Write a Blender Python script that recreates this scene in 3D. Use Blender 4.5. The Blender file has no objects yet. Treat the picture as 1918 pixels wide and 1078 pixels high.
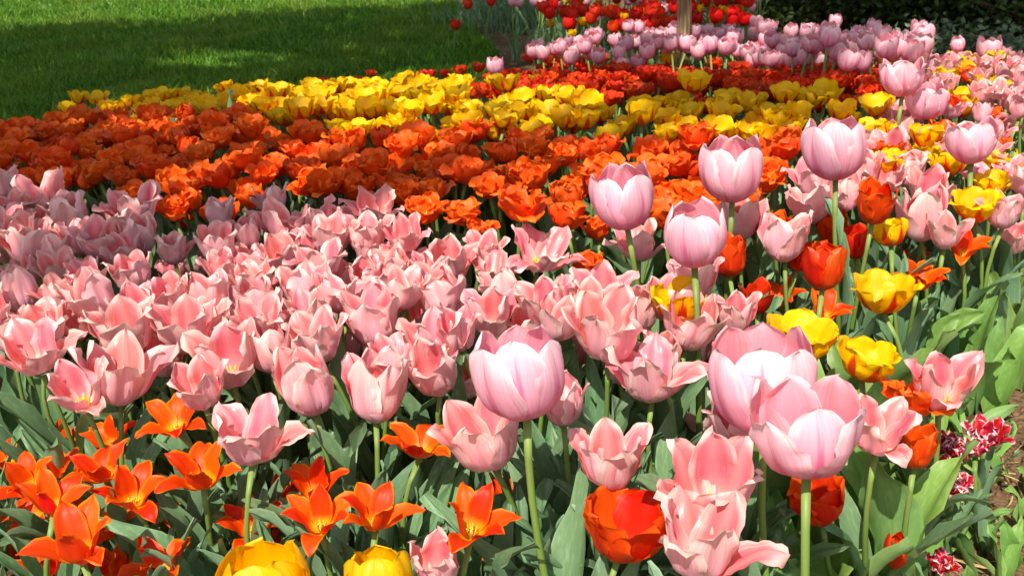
import bpy, math, random
import numpy as np
from mathutils import Matrix, Vector, Quaternion

random.seed(7)
RNG = np.random.default_rng(11)
R = math.radians
SC = bpy.context.scene
COL = SC.collection

# ------------------------------------------------------------------ camera, sky, sun, exposure
HC, FPX, CX, CY = 1.15, 2000.0, 959.0, 539.0
PITCH, ROLL = R(23.5), R(3.5)
F_ = Vector((0, math.cos(PITCH), -math.sin(PITCH)))
R0, U0 = Vector((1, 0, 0)), Vector((0, math.sin(PITCH), math.cos(PITCH)))
R_ = R0 * math.cos(ROLL) - U0 * math.sin(ROLL)
U_ = R0 * math.sin(ROLL) + U0 * math.cos(ROLL)
EYE = Vector((0, 0, HC))
cam_data = bpy.data.cameras.new('camera')
cam = bpy.data.objects.new('camera', cam_data)
COL.objects.link(cam)
M = Matrix((R_, U_, -F_)).transposed().to_4x4()
M.translation = EYE
cam.matrix_world = M
cam_data.sensor_width = 36
cam_data.lens = 36 * FPX / 1918
cam_data.clip_start, cam_data.clip_end = 0.05, 500
cam_data.dof.use_dof, cam_data.dof.focus_distance, cam_data.dof.aperture_fstop = True, 1.6, 16
SC.camera = cam

SUN_ELEV, SUN_AZ = R(54), R(198)          # azimuth clockwise from +Y (north): behind the camera, a little left
SDIR = Vector((math.sin(SUN_AZ) * math.cos(SUN_ELEV), math.cos(SUN_AZ) * math.cos(SUN_ELEV), math.sin(SUN_ELEV)))
w = bpy.data.worlds.new('World')
SC.world = w
w.use_nodes = True
nt = w.node_tree
bg = nt.nodes['Background']
sky = nt.nodes.new('ShaderNodeTexSky')
sky.sky_type = 'NISHITA'
sky.sun_disc = False
sky.sun_elevation, sky.sun_rotation = SUN_ELEV, SUN_AZ
hsv = nt.nodes.new('ShaderNodeHueSaturation'); hsv.inputs['Saturation'].default_value = 0.55
nt.links.new(sky.outputs[0], hsv.inputs['Color']); nt.links.new(hsv.outputs[0], bg.inputs[0])
bg.inputs[1].default_value = 0.12
sl = bpy.data.lights.new('sun', 'SUN')
sl.energy, sl.angle, sl.color = 4.6, R(0.55), (1, 0.95, 0.87)
so = bpy.data.objects.new('sun', sl)
COL.objects.link(so)
so.rotation_mode = 'QUATERNION'
so.rotation_quaternion = (-SDIR).to_track_quat('-Z', 'Y')
so.location = (-3, -6, 9)
SC.view_settings.view_transform = 'Standard'
SC.view_settings.look = 'None'
SC.view_settings.exposure = 0.4
SC.view_settings.gamma = 1
SC.cycles.use_denoising = True
SC.cycles.max_bounces = 8
SC.cycles.diffuse_bounces = 4
SC.cycles.transmission_bounces = 6


# ------------------------------------------------------------------ helpers
def sstep(a, b, x):
    t = np.clip((x - a) / (b - a), 0, 1)
    return t * t * (3 - 2 * t)


def ground_z(x, y):
    return -0.30 * sstep(2.9, 5.0, y) + 0.012 * np.sin(x * 2.3 + 1) * np.sin(y * 1.9)


def ray(u, v):
    return F_ + R_ * ((u - CX) / FPX) + U_ * ((CY - v) / FPX)


def at(u, v, h=0.0):
    """Point that lies h above the ground and is seen at photo pixel (u, v), and its depth."""
    d = ray(u, v)
    t, dt = 0.3, 0.05
    while t < 40:
        p = EYE + d * t
        if p.z < ground_z(p.x, p.y) + h:
            break
        t += dt
    lo, hi = t - dt, t
    for _ in range(25):
        m = (lo + hi) / 2
        p = EYE + d * m
        if p.z < ground_z(p.x, p.y) + h:
            hi = m
        else:
            lo = m
    return EYE + d * hi, hi


def project(p):
    q = p - EYE
    z = q.dot(F_)
    return CX + FPX * q.dot(R_) / z, CY - FPX * q.dot(U_) / z


def inside(poly, x, y):
    c, n = False, len(poly)
    for i in range(n):
        (x1, y1), (x2, y2) = poly[i], poly[(i + 1) % n]
        if (y1 > y) != (y2 > y) and x < (x2 - x1) * (y - y1) / (y2 - y1) + x1:
            c = not c
    return c


def tag(o, label=None, cat=None, group=None, kind=None):
    if label: o['label'] = label
    if cat: o['category'] = cat
    if group: o['group'] = group
    if kind: o['kind'] = kind
    return o


def link(name, data, parent=None):
    o = bpy.data.objects.new(name, data)
    COL.objects.link(o)
    if parent: o.parent = parent
    return o


class MB:
    """Collects pieces (vertices, faces, uv per vertex, material) and builds ONE mesh."""
    def __init__(s):
        s.v, s.f, s.uv, s.mi, s.mats, s.n = [], [], [], [], [], 0

    def add(s, v, f, uv, mat):
        if mat not in s.mats: s.mats.append(mat)
        m = s.mats.index(mat)
        s.v.append(np.asarray(v, float)); s.uv.append(np.asarray(uv, float))
        s.f += [tuple(i + s.n for i in q) for q in f]
        s.mi += [m] * len(f)
        s.n += len(v)

    def mesh(s, name):
        me = bpy.data.meshes.new(name)
        V = np.concatenate(s.v); UV = np.concatenate(s.uv)
        me.from_pydata(V.tolist(), [], s.f)
        for m in s.mats: me.materials.append(m)
        me.polygons.foreach_set('material_index', s.mi)
        me.polygons.foreach_set('use_smooth', [True] * len(s.f))
        lv = np.empty(len(me.loops), int); me.loops.foreach_get('vertex_index', lv)
        uvl = me.uv_layers.new(name='UVMap')
        uvl.data.foreach_set('uv', UV[lv].ravel())
        me.update()
        return me


def raw_mesh(name, V, loops, counts, mat, UV=None, smooth=False):
    """Large meshes straight from arrays."""
    me = bpy.data.meshes.new(name)
    me.vertices.add(len(V)); me.vertices.foreach_set('co', np.asarray(V, np.float32).ravel())
    me.loops.add(len(loops)); me.loops.foreach_set('vertex_index', np.asarray(loops, np.int32))
    me.polygons.add(len(counts))
    st = np.concatenate([[0], np.cumsum(counts)[:-1]]).astype(np.int32)
    me.polygons.foreach_set('loop_start', st)
    if smooth: me.polygons.foreach_set('use_smooth', np.ones(len(counts), bool))
    if UV is not None:
        l = me.uv_layers.new(name='UVMap')
        l.data.foreach_set('uv', np.asarray(UV, np.float32)[np.asarray(loops)].ravel())
    me.materials.append(mat)
    me.update(calc_edges=True)
    return me


# ------------------------------------------------------------------ materials
def srgb(*c):
    return tuple(((x / 255) / 12.92 if x / 255 < .04045 else ((x / 255 + .055) / 1.055) ** 2.4) for x in c) + (1,)


class NT:
    def __init__(s, name):
        s.m = bpy.data.materials.new(name); s.m.use_nodes = True
        s.t = s.m.node_tree; s.t.nodes.clear()
        s.out = s.t.nodes.new('ShaderNodeOutputMaterial')

    def n(s, ty, **kw):
        k = s.t.nodes.new(ty)
        for a, b in kw.items(): setattr(k, a, b)
        return k

    def l(s, a, b): s.t.links.new(a, b)

    def val(s, x, sock):
        if hasattr(x, 'is_output') or hasattr(x, 'links'): s.l(x, sock)
        else: sock.default_value = x

    def math(s, op, a, b=0.0, clamp=False):
        k = s.n('ShaderNodeMath', operation=op, use_clamp=clamp)
        s.val(a, k.inputs[0]); s.val(b, k.inputs[1])
        return k.outputs[0]

    def mix(s, f, a, b, mode='MIX'):
        k = s.n('ShaderNodeMix', data_type='RGBA', blend_type=mode)
        s.val(f, k.inputs[0]); s.val(a, k.inputs[6]); s.val(b, k.inputs[7])
        return k.outputs[2]

    def ramp(s, f, stops):
        k = s.n('ShaderNodeValToRGB')
        e = k.color_ramp.elements
        while len(e) < len(stops): e.new(0.5)
        for i, (p, c) in enumerate(stops): e[i].position = p; e[i].color = c
        s.l(f, k.inputs[0])
        return k.outputs[0]

    def smooth(s, x, a, b):
        k = s.n('ShaderNodeMapRange', interpolation_type='SMOOTHSTEP')
        s.l(x, k.inputs[0]); k.inputs[1].default_value = a; k.inputs[2].default_value = b
        return k.outputs[0]


def two_sided(k, col, rough, trans, spec=0.35, bump=None, tint=None):
    p = k.n('ShaderNodeBsdfPrincipled')
    k.l(col, p.inputs['Base Color'])
    p.inputs['Roughness'].default_value = rough
    p.inputs['Specular IOR Level'].default_value = spec
    if bump is not None: k.l(bump, p.inputs['Normal'])
    tr = k.n('ShaderNodeBsdfTranslucent')
    if tint: k.l(k.mix(1.0, col, tint, 'MULTIPLY'), tr.inputs[0])
    else: k.l(col, tr.inputs[0])
    mx = k.n('ShaderNodeMixShader')
    mx.inputs[0].default_value = trans
    k.l(p.outputs[0], mx.inputs[1]); k.l(tr.outputs[0], mx.inputs[2])
    k.l(mx.outputs[0], k.out.inputs[0])


def petal_mat(name, ins, outs, edge_in, edge_out, flame=None, rib=None, edge=(.55, 1.0), edge_amt=.8, vein=.25, trans=.3, rough=.42, hue=.012, flame_w=.5, flame_top=.75, raggedness=0.0, spec=.3, val=.12):
    """ins/outs: colour stops from base to tip on the inner/outer face; margins in edge_*; flame: colour of the outer midrib flame."""
    k = NT(name)
    uv = k.n('ShaderNodeUVMap'); sep = k.n('ShaderNodeSeparateXYZ'); k.l(uv.outputs[0], sep.inputs[0])
    u, v = sep.outputs[0], sep.outputs[1]
    e = k.math('ABSOLUTE', k.math('SUBTRACT', k.math('MULTIPLY', u, 2.0), 1.0))
    oi = k.n('ShaderNodeObjectInfo')
    mp = k.n('ShaderNodeCombineXYZ')
    k.l(k.math('MULTIPLY', u, 26.0), mp.inputs[0]); k.l(k.math('MULTIPLY', v, 2.2), mp.inputs[1]); k.l(k.math('MULTIPLY', oi.outputs['Random'], 40.0), mp.inputs[2])
    nz = k.n('ShaderNodeTexNoise'); nz.inputs['Scale'].default_value = 1.0; nz.inputs['Detail'].default_value = 3
    k.l(mp.outputs[0], nz.inputs['Vector'])
    st = nz.outputs['Fac']
    mp2 = k.n('ShaderNodeCombineXYZ')
    k.l(k.math('MULTIPLY', u, 3.0), mp2.inputs[0]); k.l(k.math('MULTIPLY', v, 2.5), mp2.inputs[1]); k.l(k.math('MULTIPLY', oi.outputs['Random'], 90.0), mp2.inputs[2])
    nb = k.n('ShaderNodeTexNoise'); nb.inputs['Scale'].default_value = 1.0; k.l(mp2.outputs[0], nb.inputs['Vector'])
    # the coloured margin, its width wandering with the streaks
    ee = k.math('ADD', e, k.math('MULTIPLY', k.math('SUBTRACT', st, 0.5), 0.55 + raggedness))
    tipw = k.math('MULTIPLY', k.smooth(v, .72, 1.02), .45)
    em = k.math('MULTIPLY', k.smooth(k.math('ADD', ee, tipw), edge[0], edge[1]), edge_amt)
    ci = k.mix(em, k.ramp(v, ins), edge_in)
    co = k.ramp(v, outs)
    co = k.mix(em, co, edge_out)
    if flame:
        wv = k.math('MULTIPLY', k.math('SUBTRACT', flame_top, v), flame_w / flame_top)
        d = k.math('SUBTRACT', wv, k.math('ADD', e, k.math('MULTIPLY', k.math('SUBTRACT', st, .5), .35)))
        co = k.mix(k.smooth(d, -.08, .12), co, flame)
    if rib:      # a paler band along the midrib of the inner face
        d = k.math('SUBTRACT', .3, k.math('ADD', e, k.math('MULTIPLY', k.math('SUBTRACT', st, .5), .5)))
        ci = k.mix(k.math('MULTIPLY', k.smooth(d, -.1, .25), .6), ci, rib)
    geo = k.n('ShaderNodeNewGeometry')
    col = k.mix(geo.outputs['Backfacing'], ci, co)
    # veins, blotches and a little difference from bloom to bloom
    a = k.math('ADD', 1 - vein / 2, k.math('MULTIPLY', st, vein))
    b = k.math('ADD', .88, k.math('MULTIPLY', nb.outputs['Fac'], .24))
    col = k.mix(1.0, col, k.math('MULTIPLY', a, b), 'MULTIPLY')
    hs = k.n('ShaderNodeHueSaturation')
    k.l(col, hs.inputs['Color'])
    k.l(k.math('ADD', .5 - hue, k.math('MULTIPLY', oi.outputs['Random'], 2 * hue)), hs.inputs['Hue'])
    r2 = k.math('FRACT', k.math('MULTIPLY', oi.outputs['Random'], 17.3))
    k.l(k.math('ADD', 1 - val, k.math('MULTIPLY', r2, 2 * val)), hs.inputs['Value'])
    r3 = k.math('FRACT', k.math('MULTIPLY', oi.outputs['Random'], 41.9))
    brown = k.math('MULTIPLY', k.smooth(k.math('ADD', v, k.math('MULTIPLY', st, .05)), .985, 1.03), k.math('GREATER_THAN', r3, .9))
    vz = k.n('ShaderNodeTexVoronoi'); vz.inputs['Scale'].default_value = 9; k.l(mp2.outputs[0], vz.inputs['Vector'])
    speck = k.math('MULTIPLY', k.math('LESS_THAN', vz.outputs['Distance'], .06), k.math('GREATER_THAN', r3, .5))
    fin = k.mix(k.math('MULTIPLY', k.math('MAXIMUM', brown, speck), .4), hs.outputs[0], C(120, 78, 50))
    bp = k.n('ShaderNodeBump'); bp.inputs['Strength'].default_value = .45; bp.inputs['Distance'].default_value = .0014
    k.l(st, bp.inputs['Height'])
    two_sided(k, fin, rough, trans, spec, bp.outputs[0])
    return k.m


def leaf_mat(name, top, back, pale, trans=.22, rough=.42, spec=.4, veins=34.0, val=.2):
    k = NT(name)
    uv = k.n('ShaderNodeUVMap'); sep = k.n('ShaderNodeSeparateXYZ'); k.l(uv.outputs[0], sep.inputs[0])
    u, v = sep.outputs[0], sep.outputs[1]
    oi = k.n('ShaderNodeObjectInfo')
    mp = k.n('ShaderNodeCombineXYZ')
    k.l(k.math('MULTIPLY', u, veins), mp.inputs[0]); k.l(k.math('MULTIPLY', v, 1.6), mp.inputs[1]); k.l(k.math('MULTIPLY', oi.outputs['Random'], 60.0), mp.inputs[2])
    nz = k.n('ShaderNodeTexNoise'); nz.inputs['Scale'].default_value = 1.0; nz.inputs['Detail'].default_value = 2; k.l(mp.outputs[0], nz.inputs['Vector'])
    geo = k.n('ShaderNodeNewGeometry')
    n2 = k.n('ShaderNodeTexNoise'); n2.inputs['Scale'].default_value = 14; n2.inputs['Detail'].default_value = 4
    col = k.mix(geo.outputs['Backfacing'], top, back)
    col = k.mix(k.math('MULTIPLY', k.smooth(n2.outputs['Fac'], .45, .75), .5), col, pale)
    e = k.math('ABSOLUTE', k.math('SUBTRACT', k.math('MULTIPLY', u, 2.0), 1.0))
    col = k.mix(k.math('MULTIPLY', k.smooth(e, .86, 1.0), .45), col, pale)
    col = k.mix(1.0, col, k.math('ADD', .82, k.math('MULTIPLY', nz.outputs['Fac'], .36)), 'MULTIPLY')
    hs = k.n('ShaderNodeHueSaturation'); k.l(col, hs.inputs['Color'])
    k.l(k.math('ADD', .485, k.math('MULTIPLY', oi.outputs['Random'], .03)), hs.inputs['Hue'])
    r2 = k.math('FRACT', k.math('MULTIPLY', oi.outputs['Random'], 23.7))
    k.l(k.math('ADD', 1 - val, k.math('MULTIPLY', r2, 2 * val)), hs.inputs['Value'])
    bp = k.n('ShaderNodeBump'); bp.inputs['Strength'].default_value = .5; bp.inputs['Distance'].default_value = .001
    k.l(nz.outputs['Fac'], bp.inputs['Height'])
    two_sided(k, hs.outputs[0], rough, trans, spec, bp.outputs[0], tint=(.9, 1.0, .45, 1))
    return k.m


def plain_mat(name, c1, c2, scale=30, rough=.6, trans=0.0, spec=.3, detail=4, obj_coords=True):
    k = NT(name)
    tc = k.n('ShaderNodeTexCoord')
    nz = k.n('ShaderNodeTexNoise'); nz.inputs['Scale'].default_value = scale; nz.inputs['Detail'].default_value = detail
    k.l(tc.outputs['Object'], nz.inputs['Vector'])
    col = k.mix(k.smooth(nz.outputs['Fac'], .35, .65), c1, c2)
    bp = k.n('ShaderNodeBump'); bp.inputs['Strength'].default_value = .4; bp.inputs['Distance'].default_value = .004
    k.l(nz.outputs['Fac'], bp.inputs['Height'])
    two_sided(k, col, rough, trans, spec, bp.outputs[0])
    return k.m


def C(*c): return srgb(*c)


MAT = {}
MAT['coral'] = petal_mat('coral_petal',
    [(0, C(250, 228, 150)), (.12, C(246, 165, 148)), (.45, C(238, 106, 118)), (.8, C(242, 132, 138)), (1, C(247, 168, 168))],
    [(0, C(228, 190, 204)), (.3, C(241, 174, 190)), (.75, C(248, 182, 182)), (1, C(251, 204, 196))],
    C(251, 198, 188), C(253, 218, 208), rib=C(246, 156, 154), edge=(.46, 1.02), edge_amt=.85, vein=.45, trans=.22, rough=.34, spec=.5, hue=.012)
MAT['bigpink'] = petal_mat('pale_pink_petal',
    [(0, C(250, 225, 190)), (.15, C(242, 145, 162)), (.6, C(240, 136, 154)), (.85, C(246, 168, 180)), (1, C(250, 192, 200))],
    [(0, C(234, 138, 170)), (.3, C(239, 158, 182)), (.7, C(245, 184, 198)), (1, C(251, 208, 212))],
    C(250, 196, 200), C(254, 228, 228), flame=C(230, 128, 162), flame_w=.35, flame_top=.8, edge=(.6, 1.1), edge_amt=.75, vein=.34, trans=.25, hue=.01)
MAT['orange'] = petal_mat('orange_petal',
    [(0, C(250, 190, 30)), (.15, C(250, 114, 20)), (1, C(249, 98, 24))],
    [(0, C(232, 80, 28)), (.5, C(238, 76, 22)), (1, C(246, 98, 22))],
    C(250, 120, 30), C(248, 104, 26), edge=(.55, 1.1), edge_amt=.75, vein=.35, trans=.26, hue=.006)
MAT['lily'] = petal_mat('lily_orange_petal',
    [(0, C(252, 214, 30)), (.14, C(250, 180, 15)), (.32, C(248, 90, 8)), (1, C(243, 68, 8))],
    [(0, C(238, 120, 30)), (.4, C(232, 62, 20)), (1, C(234, 60, 18))],
    C(252, 138, 14), C(248, 120, 18), edge=(.68, 1.08), edge_amt=.85, vein=.38, trans=.32, hue=.01)
MAT['yellow'] = petal_mat('flamed_yellow_petal',
    [(0, C(250, 190, 5)), (.5, C(252, 198, 4)), (1, C(253, 206, 6))],
    [(0, C(240, 160, 8)), (.5, C(250, 190, 5)), (1, C(252, 202, 6))],
    C(253, 206, 8), C(252, 204, 8), flame=C(222, 70, 12), flame_w=.7, flame_top=.95, vein=.25, trans=.3, hue=.008)
MAT['gold'] = petal_mat('golden_petal',
    [(0, C(250, 180, 2)), (1, C(252, 192, 2))],
    [(0, C(244, 170, 2)), (.5, C(250, 186, 2)), (1, C(252, 196, 4))],
    C(252, 198, 4), C(252, 200, 4), vein=.42, trans=.28, hue=.006)
MAT['red'] = petal_mat('red_petal',
    [(0, C(240, 130, 20)), (.2, C(236, 76, 22)), (1, C(234, 66, 20))],
    [(0, C(214, 58, 22)), (.5, C(224, 54, 20)), (1, C(234, 70, 22))],
    C(240, 78, 28), C(234, 66, 26), edge=(.6, 1.1), edge_amt=.7, vein=.3, trans=.28, hue=.006)
MAT['scarlet'] = petal_mat('scarlet_petal',
    [(0, C(226, 70, 20)), (1, C(230, 46, 20))], [(0, C(220, 48, 22)), (1, C(232, 42, 20))],
    C(236, 58, 26), C(236, 58, 26), vein=.25, trans=.28, hue=.005)
MAT['redorange'] = petal_mat('red_orange_petal',
    [(0, C(240, 150, 20)), (.15, C(232, 72, 12)), (1, C(226, 62, 10))],
    [(0, C(214, 64, 20)), (.5, C(220, 50, 14)), (1, C(228, 66, 14))],
    C(244, 96, 14), C(240, 90, 16), edge=(.65, 1.1), edge_amt=.7, vein=.4, trans=.3, hue=.008)
MAT['parrot'] = petal_mat('red_and_white_petal',
    [(0, C(240, 200, 80)), (.2, C(190, 20, 46)), (1, C(196, 22, 54))],
    [(0, C(236, 200, 200)), (.4, C(198, 30, 64)), (1, C(206, 40, 74))],
    C(250, 226, 222), C(250, 230, 228), edge=(.78, 1.15), edge_amt=.85, vein=.4, trans=.25, hue=.012, raggedness=.2)
MAT['leaf'] = leaf_mat('tulip_leaf_green', C(108, 142, 98), C(122, 154, 116), C(148, 176, 132))
MAT['leaf_lit'] = leaf_mat('broad_leaf_green', C(120, 158, 74), C(130, 162, 92), C(156, 184, 112))
MAT['stem'] = plain_mat('stem_green', C(116, 146, 70), C(132, 158, 84), scale=20, rough=.5, trans=.05)
def stem_mat():
    k = NT('stem_green')
    uv = k.n('ShaderNodeUVMap'); sep = k.n('ShaderNodeSeparateXYZ'); k.l(uv.outputs[0], sep.inputs[0])
    oi = k.n('ShaderNodeObjectInfo')
    mp = k.n('ShaderNodeCombineXYZ')
    k.l(k.math('MULTIPLY', sep.outputs[0], 10.0), mp.inputs[0]); k.l(k.math('MULTIPLY', sep.outputs[1], 5.0), mp.inputs[1]); k.l(k.math('MULTIPLY', oi.outputs['Random'], 50.0), mp.inputs[2])
    nz = k.n('ShaderNodeTexNoise'); nz.inputs['Scale'].default_value = 1; nz.inputs['Detail'].default_value = 4; k.l(mp.outputs[0], nz.inputs['Vector'])
    col = k.ramp(sep.outputs[1], [(0, C(108, 142, 74)), (.6, C(114, 144, 62)), (1, C(134, 158, 78))])
    col = k.mix(k.math('MULTIPLY', k.smooth(nz.outputs['Fac'], .48, .7), .5), col, C(128, 116, 70))
    col = k.mix(k.math('MULTIPLY', oi.outputs['Random'], .35), col, C(92, 118, 58))
    two_sided(k, col, .48, .05, .35)
    return k.m


MAT['stem'] = stem_mat()
MAT['pistil'] = plain_mat('pistil_green', C(214, 214, 120), C(232, 222, 110), scale=200, rough=.6)
MAT['anther'] = plain_mat('anther_yellow', C(240, 205, 60), C(222, 180, 40), scale=200, rough=.8)
def bark_mat():
    k = NT('bark_brown')
    tc = k.n('ShaderNodeTexCoord'); mp = k.n('ShaderNodeMapping'); mp.inputs['Scale'].default_value = (90, 90, 9)
    k.l(tc.outputs['Object'], mp.inputs['Vector'])
    nz = k.n('ShaderNodeTexNoise'); nz.inputs['Scale'].default_value = 1; nz.inputs['Detail'].default_value = 6; k.l(mp.outputs[0], nz.inputs['Vector'])
    n2 = k.n('ShaderNodeTexNoise'); n2.inputs['Scale'].default_value = 12; n2.inputs['Detail'].default_value = 3; k.l(tc.outputs['Object'], n2.inputs['Vector'])
    col = k.ramp(nz.outputs['Fac'], [(.3, C(74, 58, 42)), (.5, C(140, 116, 84)), (.7, C(178, 156, 120))])
    col = k.mix(k.smooth(n2.outputs['Fac'], .5, .7), col, C(120, 112, 96))
    bp = k.n('ShaderNodeBump'); bp.inputs['Strength'].default_value = 1; bp.inputs['Distance'].default_value = .006; k.l(nz.outputs['Fac'], bp.inputs['Height'])
    two_sided(k, col, .9, 0, .1, bp.outputs[0])
    return k.m


MAT['bark'] = bark_mat()
MAT['darkbark'] = plain_mat('dark_bark', C(70, 58, 46), C(98, 84, 68), scale=12, rough=.9, spec=.1)
MAT['hedgeleaf'] = leaf_mat('shrub_leaf_green', C(62, 84, 34), C(70, 92, 44), C(96, 116, 48), trans=.2, rough=.38, spec=.45, veins=6, val=.35)
MAT['canopy'] = leaf_mat('canopy_leaf_green', C(84, 118, 48), C(96, 128, 60), C(104, 136, 60), trans=.12, veins=8)
MAT['greyleaf'] = leaf_mat('grey_green_leaf', C(112, 130, 96), C(124, 140, 108), C(150, 160, 130), veins=6)
MAT['straw'] = plain_mat('straw', C(206, 182, 128), C(178, 150, 100), scale=60, rough=.8, trans=.2)


# ------------------------------------------------------------------ petals, leaves, stems
def blade(L, W, alphas, a, b, r0=.004, psi=(60, 45, 25), ripple=0., fold=0., curl=0., crumple=.012, pleat=0., jag=.035, twist=0., base_w=0.0, nt=11, ns=8, rng=None):
    """A petal or leaf growing from (r0,0,0) in the xz plane. alphas: lean of the midrib from the vertical in degrees, base to tip."""
    rng = rng or RNG
    t = 1 - (1 - np.linspace(0, 1, nt + 1)) ** 1.25
    al = np.radians(np.interp(t, np.linspace(0, 1, len(alphas)), alphas))
    # smooth the lean, then integrate the midrib
    tf = np.linspace(0, 1, 121)
    af = np.radians(np.interp(tf, np.linspace(0, 1, len(alphas)), alphas))
    ker = np.ones(25) / 25
    af = np.convolve(np.pad(af, 12, mode='edge'), ker, mode='valid')
    rf = r0 + np.concatenate([[0], np.cumsum(np.sin(af[:-1]))]) * L / 120
    zf = np.concatenate([[0], np.cumsum(np.cos(af[:-1]))]) * L / 120
    r, z, al = np.interp(t, tf, rf), np.interp(t, tf, zf), np.interp(t, tf, af)
    wt = (1 - t) ** a * (t + .06) ** b
    tt = np.linspace(0, 1, 200)
    wt = W * np.maximum(wt / ((1 - tt) ** a * (tt + .06) ** b).max(), base_w * (1 - t) ** .3)
    ps = np.radians(np.interp(t, np.linspace(0, 1, len(psi)), psi)) + 1e-3
    s = np.linspace(-1, 1, ns + 1)
    T, S = np.meshgrid(t, s, indexing='ij')
    Wt, Ps, Al = wt[:, None], ps[:, None], al[:, None]
    phe = rng.uniform(0, 6.28, 8)
    edge = np.where(S > 0, np.sin(9 * T + phe[3]) + .7 * np.sin(17 * T + phe[4]), np.sin(8 * T + phe[5]) + .7 * np.sin(19 * T + phe[6]))
    Wt = Wt * (1 + jag * np.abs(S) ** 2 * edge)
    lat = Wt * np.sin(Ps * S) / Ps
    inn = Wt * (1 - np.cos(Ps * S)) / Ps
    inn = inn + fold * Wt * np.abs(S) ** 1.3
    ph = rng.uniform(0, 6.28, 6)
    fr = rng.uniform(1.6, 3.0, 4)
    env = np.abs(S) ** 2 * (.15 + T ** 1.2)
    inn = inn + ripple * env * np.sin(2 * np.pi * fr[0] * T + ph[0] + 1.7 * np.sign(S)) + .5 * ripple * env * np.sin(2 * np.pi * (fr[1] * 2) * T + ph[1] + 2.4 * np.sign(S))
    inn = inn + .5 * ripple * T ** 3 * np.sin(5.0 * S + ph[2])
    inn = inn - curl * np.abs(S) ** 3 * T * L
    inn = inn + pleat * Wt * (np.exp(-(S / .16) ** 2) - .8 * np.exp(-((np.abs(S) - .42) / .2) ** 2)) * np.minimum(1, 3 * T)
    inn = inn + crumple * L * (np.sin(3.1 * S + 4 * T + ph[3]) * np.sin(5.2 * T + ph[4])) * np.minimum(1, 4 * T)
    if twist:
        tw = np.radians(twist) * T ** 1.3
        lat, inn = lat * np.cos(tw) - inn * np.sin(tw), lat * np.sin(tw) + inn * np.cos(tw)
    # inward normal of the midrib: (-cos al, sin al)
    X = r[:, None] - inn * np.cos(Al)
    Z = z[:, None] + inn * np.sin(Al)
    V = np.stack([X, lat, Z], -1).reshape(-1, 3)
    UV = np.stack([S * .5 + .5, T], -1).reshape(-1, 2)
    m = ns + 1
    Fc = [(i * m + j, (i + 1) * m + j, (i + 1) * m + j + 1, i * m + j + 1) for i in range(nt) for j in range(ns)]   # the face towards the axis is the front
    return V, Fc, UV


def rotz(V, a):
    c, s = math.cos(a), math.sin(a)
    return np.stack([V[:, 0] * c - V[:, 1] * s, V[:, 0] * s + V[:, 1] * c, V[:, 2]], -1)


def tube(pts, rad, n=8):
    pts = np.asarray(pts, float)
    V, Fc, UV = [], [], []
    for i, p in enumerate(pts):
        d = pts[min(i + 1, len(pts) - 1)] - pts[max(i - 1, 0)]
        d /= np.linalg.norm(d)
        a = np.cross(d, (0.31, .95, .05)); a /= np.linalg.norm(a); b = np.cross(d, a)
        for k in range(n):
            an = 2 * math.pi * k / n
            V.append(p + rad[i] * (a * math.cos(an) + b * math.sin(an))); UV.append((k / n, i / (len(pts) - 1)))
    for i in range(len(pts) - 1):
        for k in range(n):
            Fc.append((i * n + k, i * n + (k + 1) % n, (i + 1) * n + (k + 1) % n, (i + 1) * n + k))
    Fc.append(tuple(range(n))[::-1]); Fc.append(tuple(range((len(pts) - 1) * n, len(pts) * n)))
    return np.array(V), Fc, UV


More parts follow.
